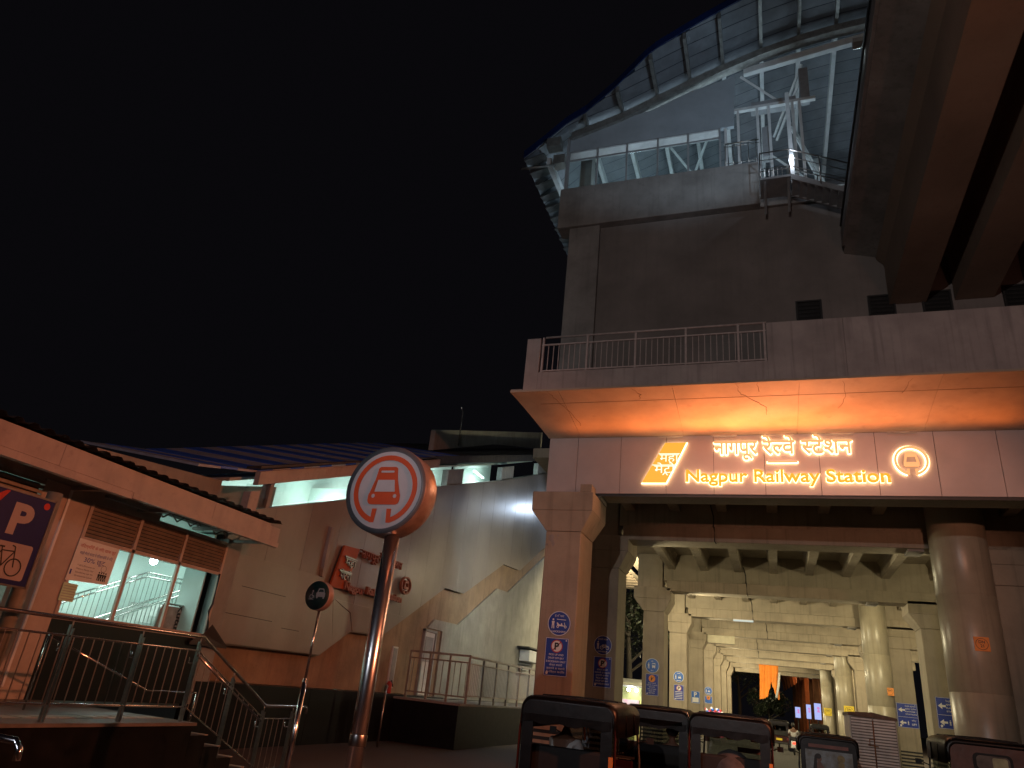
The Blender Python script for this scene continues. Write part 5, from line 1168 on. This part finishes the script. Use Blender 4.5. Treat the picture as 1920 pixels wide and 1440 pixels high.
# banner
bn = thing('hanging_banner', 'torn saffron cloth banner hanging from a far beam', 'banner', (-.6, 85, 5))
b = B(); nx, nz = 26, 16
gv = {}
for a in range(nx+1):
    u = a/nx; bot = 3.7+1.6*max(0, 1-abs(u-.62)/.28)+.1*math.sin(a*1.7) if u > .3 else 3.5+.5*u
    for c in range(nz+1):
        v = c/nz; z = 6.95+(bot-6.95)*v
        gv[a, c] = b.bm.verts.new((-1.55+1.95*u+.05*math.sin(v*4+u*9), 85.2+.09*math.sin(u*20+v*1.5), z))
for a in range(nx):
    for c in range(nz): f = b.bm.faces.new((gv[a, c], gv[a+1, c], gv[a+1, c+1], gv[a, c+1])); f.smooth = True
b.done('cloth', CLOTHO, bn); B().tube([(.5, 85.1, 6.3), (.35, 85.1, 5.0), (.1, 85.1, 3.8)], .12, 8).done('rolled_edge', SHIRT, bn)
# tube light, box sign on beams, hanging cables
tl = thing('tube_light', 'white tube light fixed under a beam of the flyover', 'light', (-1.6, 50, 7.2)); 
B().box(-2.2, -1.05, 46.06, 46.12, 6.86, 6.94).done('tube', emis('dull_tube_light', (.75, .85, .8), .8), tl); B().box(-2.2, -1.05, 46.05, 46.13, 6.942, 6.975).done('fixture', SWHITE, tl)
bx = thing('boxed_sign', 'blank cream box sign hanging under the deck at the left', 'sign box', (-3.5, 56.5, 6.3)); B().box(-4.5, -2.6, 56.0, 56.5, 6.35, 6.9).done('box', mat('cream_box', (.5, .46, .34), .6, var=.1, scale=3), bx, bevel=.02)
for i, (y, x) in enumerate(zip(ROWS[1:7], (-1.75, -1.1, -1.1, -.4, -1.3, -1.4))):
    cb = thing('hanging_cable', 'thin black cable down the face of beam number %s of the flyover' % ['one', 'two', 'three', 'four', 'five', 'six'][i], 'cable', (x, y, 7))
    b = B(); b.tube([(x-.1, y+.12, 8.3), (x, y+.13, 7.9), (x, y+.1, 7.55), (x+.03, y-.02, 7.48), (x+.04, y-.02, 7.0), (x+.08, y+.1, 6.95)], .02, 5); b.done('cable', SBLACK, cb)
# billboards
for x, y, w, z0, z1, lab in ((2.72, 110, .7, 2.2, 3.55, 'smallest lit blue billboard, leftmost of the four'), (4.0, 108, .62, 2.2, 3.95, 'second lit blue billboard from the left'), (5.0, 106, .85, 2.2, 4.15, 'third lit blue billboard from the left'), (6.45, 104.9, 1.1, 2.3, 4.6, 'largest lit blue billboard, rightmost of the four')):
    t = thing('lit_billboard', lab, 'billboard', (x, y, 0), 'lit billboards at the end of the street')
    B().box(x-w/2, x+w/2, y, y+.15, z0, z1).done('case', DARKM, t); B().box(x-w/2+.03, x+w/2-.03, y-.02, y-.001, z0+.03, z1-.03).done('screen', E_SCR, t)
    q = Ink(); q.disc(w*.1, (z1-z0)*.2, w*.2, 10); q.poly([(-w*.1, -.1), (w*.35, -.1), (w*.2, .2), (0, .2)]); q.place('picture', emis('billboard_pink', (.8, .3, .75), .8), t, (x, y-.02, (z0+z1)/2), th=.005)
    B().tube([(x, y+.07, 0), (x, y+.07, z0)], .08, 8).done('post', DARKM, t)
# tall brown piers of the older bridge behind
ob = thing('old_bridge', 'tall brown plastered bridge piers with arches lit orange beyond the flyover', 'bridge', (6, 130, 0))
for k in range(9):
    x = 7.6-k*.35; y = 116+k*9
    B().box(x-1.0, x+1.6, y, y+1.4, 0, 12.5).done('pier', BRIDGE, ob, bevel=.05)
    b = B(); pts = [(x-1+ -3.0*math.sin(R(a))*1.0, 8.0+3*math.cos(R(a))*-1+3) for a in range(0, 1)]
    b.prism([(x-6.5, 13.5), (x+2, 13.5), (x+2, 12.5), (x-1.0, 12.5), (x-1.9, 11.0), (x-2.4, 9.4), (x-2.6, 8.0), (x-2.9, 8.0), (x-3.1, 9.6), (x-3.9, 11.2), (x-5.4, 12.4), (x-6.5, 12.7)], 'y', y, y+1.2); b.done('arch_rib', BRIDGE, ob)
lamp('bridge_light', 'POINT', (3.5, 112, 9), (1, .4, .15), 900, .4); lamp('bridge_light', 'POINT', (2.5, 145, 9), (1, .35, .12), 1100, .4)
# trees
def tree(x, y, h, r, label, n=2600, z0=1.5):
    t = thing('tree', label, 'tree', (x, y, 0))
    b = B(); b.tube([(x, y, 0), (x+.1, y, h*.25), (x-.1, y+.1, h*.5), (x, y, h*.75)], .28, 8, r2=.08)
    for k in range(7):
        a = k*.9; b.tube([(x, y, h*(.3+.05*k)), (x+.5*r*math.cos(a), y+.5*r*math.sin(a), h*(.45+.05*k)), (x+.85*r*math.cos(a), y+.85*r*math.sin(a), h*(.55+.05*k))], .1, 5, r2=.02)
    b.done('trunk', BARK, t)
    b = B(); cl = []
    for k in range(26):
        a, e, q = random.uniform(0, 6.28), random.uniform(-.5, 1), random.uniform(.45, 1)
        cl.append((x+r*q*math.cos(a)*.85, y+r*q*math.sin(a)*.85, h*.62+e*h*.34*q, random.uniform(.2, .38)*r))
    for k in range(n):
        cx_, cy_, cz_, cr_ = random.choice(cl); d = Vector((random.gauss(0, 1), random.gauss(0, 1), random.gauss(0, 1))).normalized()*cr_*random.uniform(.5, 1)
        p = Vector((cx_, cy_, cz_))+d
        if p.z < z0: continue
        u = Vector((random.gauss(0, 1), random.gauss(0, 1), random.gauss(0, .6))).normalized(); v = u.cross(Vector((random.random(), random.random(), 1))).normalized(); s1 = random.uniform(.1, .22)
        b.quad(p-u*s1, p-v*s1*.5, p+u*s1, p+v*s1*.5)
    b.done('crown', LEAF, t); return t
tree(-.9, 108, 5.2, 2.6, 'dark bushy tree under the saffron banner at the end of the street', 5000, .6)
tree(-9.5, 52, 12, 4.5, 'dark tall tree seen between the second and third left pillars', 4200)
tree(-16, 70, 14, 5, 'dark tree standing farther back left of the flyover', 3000)
tree(-5.0, 116, 13, 5, 'dark tall tree filling the far end of the street', 6000)
# roadside kiosk between pillars
ks = thing('kiosk', 'roadside stall with two bright globe lamps and yellow front between the pillars', 'kiosk', (-7.6, 40, 0))
B().box(-8.9, -6.6, 40.6, 42.4, 0, 2.7).done('body', mat('kiosk_paint', (.5, .5, .18), .6, var=.2, scale=3), ks); b = B(); b.hull([(-9.0, 39.7, 2.5), (-6.5, 39.7, 2.5), (-6.5, 42.5, 2.9), (-9.0, 42.5, 2.9)], [(-9.0, 39.7, 2.56), (-6.5, 39.7, 2.56), (-6.5, 42.5, 2.98), (-9.0, 42.5, 2.98)]); b.done('awning', GALV, ks)
B().box(-8.7, -6.8, 40.5, 40.59, 1.2, 1.9).done('front_board', mat('pink_board', (.6, .3, .35), .5, var=.4, scale=5, tint=(.6, .6, .5)), ks)
for x in (-7.26, -6.87): B().ball((x, 40.0, 2.37), .09).done('globe_lamp', E_SHOP, ks)
lamp('kiosk_light', 'POINT', (-7.1, 39.6, 2.4), (.85, .95, 1), 60, .1)
s2 = thing('flower_stall', 'small colourful stall at the foot of the far left pillars', 'stall', (-4.3, 64, 0))
B().box(-5.4, -3.9, 62.5, 63.6, 0, 1.6).done('table', mat('stall_cloth', (.5, .08, .15), .7, var=.5, scale=3), s2)
for k in range(14): B().ball((-5.3+.1*k, 62.4+random.random()*.3, 1.7+random.random()*.35), .11, 6).done('goods', [SRED, SWHITE, SBLUE2, mat('pink_goods', (.8, .2, .45), .5, var=.1)][k % 4], s2)
lamp('stall_light', 'POINT', (-4.6, 61.6, 2.6), (1, .8, .9), 40, .05)
# right side: lit pillar beyond, lamps
rp2 = pillar(15.2, 86, 'distant greenish lit pillar seen through the gap right of the lift sign', 1, None, False)
sl = thing('pendant_lamp', 'bright white lamp seen between the right pillars, above the greenish pillar', 'lamp', (8.7, 50, 5.7))
B().box(8.35, 9.0, 49.9, 50.1, 5.78, 5.86).done('lamp_head', E_SHOP, sl); B().tube([(8.7, 50, 5.86), (8.7, 50, 8.0)], .03, 6).done('stem', DARKM, sl)
for k in range(5): B().box(7.3, 12.4, 47.6+k*1.9, 47.9+k*1.9, 7.6, 7.75).done('side_tie_beam', CREAM, fly)
# parked bikes glints by the right pillar
for k in range(3):
    mb = thing('parked_motorcycle', ['shiny parked motorcycle nearest the brown auto rickshaw', 'parked motorcycle behind the first, by the right pillar', 'third parked motorcycle, at the foot of the lift sign pillar'][k], 'motorcycle', (5.4+.5*k, 28+3.2*k, 0), 'motorcycles parked by the right pillars')
    x, y = 5.4+.5*k, 28+3.2*k
    for dy in (0, 1.3): B().lathe((x, y+dy, .3), [(0, -.05), (.22, -.05), (.3, 0), (.22, .05), (0, .05)], 'x', 16).done('wheel', BLACK, mb)
    b = B(); b.hull([(x-.12, y+.45, .55), (x+.12, y+.45, .55), (x+.12, y+.95, .6), (x-.12, y+.95, .6)], [(x-.08, y+.45, .85), (x+.08, y+.45, .85), (x+.1, y+.9, .9), (x-.1, y+.9, .9)]); b.done('fuel_tank', CHROME, mb, bevel=.03)
    B().box(x-.12, x+.12, y-.2, y+.45, .7, .8).done('seat', BLACK, mb, bevel=.03); B().box(x-.1, x+.1, y+.3, y+.9, .3, .55).done('engine', STEELD, mb)
    b = B(); b.tube([(x, y+1.3, .3), (x, y+1.05, .95)], .03, 6); b.tube([(x-.33, y+.9, 1.05), (x, y+1.02, 1.0), (x+.33, y+.9, 1.05)], .015, 6); b.done('fork_and_handlebar', CHROME, mb)
    for s_x in (-1, 1): b = B(); b.tube([(x+s_x*.25, y+.95, 1.05), (x+s_x*.35, y+.95, 1.22)], .008, 5); b.ball((x+s_x*.36, y+.95, 1.26), .05, 6); b.done('mirror', CHROME, mb)

# ================================================================= LAMPS OF THE PLACE
# street lamps (posts outside the frame) and added fill lights that tint the near pillars and the left facade
def street_lamp(x, y, h, dirx, col, p, label, m, tg, ang):
    t = thing('street_lamp', label, 'street lamp', (x, y, 0))
    B().tube([(x, y, 0), (x, y, h-.4), (x+dirx*.4, y, h), (x+dirx*1.6, y, h+.1)], .08, 8, r2=.04).done('post', GALV, t)
    B().box(x+dirx*1.5-.3, x+dirx*1.5+.3, y-.12, y+.12, h, h+.1).done('lamp_head', DARKM, t); B().box(x+dirx*1.5-.25, x+dirx*1.5+.25, y-.09, y+.09, h-.02, h-.002).done('diffuser', m, t)
    lamp('street_or_fill_light', 'SPOT', (x+dirx*1.5, y, h-.12), col, p, .12, spot=ang, target=tg); return t
street_lamp(8.0, 6.0, 6.2, -1, (1, .26, .11), 3300, 'street lamp with reddish sodium light standing right of the camera', E_SOD, (-11, 12, 2.0), 80)
lamp('street_or_fill_light', 'SPOT', (-2.2, -15.9, 7.9), (.8, .9, 1), 1500, .12, spot=34, target=(-13, 16, 8.5))  # added fill without a lamp head, brightens the hall roof stripes
lamp('street_or_fill_light', 'POINT', (6.5, 6.0, 6.05), (1, .38, .24), 260, .12)  # added fill at the sodium lamp, spreads a weak reddish light
lamp('street_or_fill_light', 'SPOT', (6.5, 6.1, 6.0), (1, .42, .26), 1500, .12, spot=36, target=(2.0, 24, 6.0))  # added fill in place of bounce, lifts the beams and the round column
street_lamp(-3.5, -16, 8, 1, (1, .88, .84), 5000, 'street lamp with pinkish light standing behind the camera', E_SOD, (2.5, 19, 11.5), 50)
street_lamp(-7, -6, 6.5, 1, (.86, .88, 1), 620, 'street lamp with cool light behind and left of the camera', E_COOL, (-4.0, 8, 2.4), 34)
# flood lamp behind the first pillar shining at the hall
fl = thing('flood_lamp', 'white flood lamp on the side of the second pillar, washing the hall cladding', 'lamp', (-6.3, 26.0, 5.6))
B().box(-6.3, -6.1, 26.12, 26.4, 5.6, 5.85).done('housing', DARKM, fl); B().box(-6.31, -6.301, 26.14, 26.38, 5.62, 5.83).done('lens', emis('flood_lens', (.8, .9, 1), 60), fl)
lamp('flood_light', 'SPOT', (-6.5, 26.2, 5.7), (.78, .88, 1), 160, .08, spot=150, target=(-11, 29, 4.5))
lamp('flood_light', 'SPOT', (-7.0, 21.6, 6.4), (.75, .86, 1), 260, .1, spot=75, target=(-11.2, 30, 6.8))
lamp('flood_light', 'SPOT', (-7.2, 22.5, 6.4), (.9, .95, .88), 60, .2, spot=150, target=(-11, 23.5, 3))
f2 = thing('hall_roof_lamp', 'cool lamp on a bracket above the far end of the hall roof', 'lamp', (-9.2, 37, 11))
B().box(-9.4, -9.1, 36.6, 36.9, 11.2, 11.35).done('lamp_head', GALV, f2); B().tube([(-9.2, 36.9, 11.3), (-11.2, 36.9, 11.6)], .03, 6).done('bracket', GALV, f2)
lamp('hall_roof_light', 'SPOT', (-9.25, 36.6, 11.1), (.62, .78, 1), 240, .12, spot=110, target=(-11, 29.5, 7.6))
# tube lamps hanging between the beams, yellowish
for i, p in ((1, 150), (2, 620), (3, 420), (4, 520), (5, 560), (6, 600), (7, 640), (8, 640)):
    y = ROWS[i]+1.95
    t = thing('pillar_lamp', 'yellowish lamp fixed high on the back of a left row pillar', 'lamp', (-5.4, y, 6.2), 'lamps behind the left pillars')
    B().box(-5.55, -5.25, y-.1, y+.05, 6.15, 6.3).done('lamp_head', GALV, t); B().box(-5.5, -5.3, y+.051, y+.06, 6.17, 6.28).done('lens', E_TUBE, t)
    lamp('deck_light', 'POINT', (-5.3, y+.25, 6.2), (1, .86, .53), p*3.4, .15)
for i, p in ((1, 190), (2, 300), (3, 420), (4, 450), (5, 520), (6, 460)):
    y = ROWS[i]+2.3
    t = thing('pillar_lamp', 'yellowish lamp fixed high on the back of a right row pillar', 'lamp', (6.9, y, 6.2), 'lamps behind the right pillars')
    B().box(6.75, 7.05, y-.1, y+.05, 6.15, 6.3).done('lamp_head', GALV, t); B().box(6.8, 7.0, y+.051, y+.06, 6.17, 6.28).done('lens', E_TUBE, t)
    lamp('deck_light', 'POINT', (6.9, y+.25, 6.2), (1, .85, .5), p*3.1, .15)
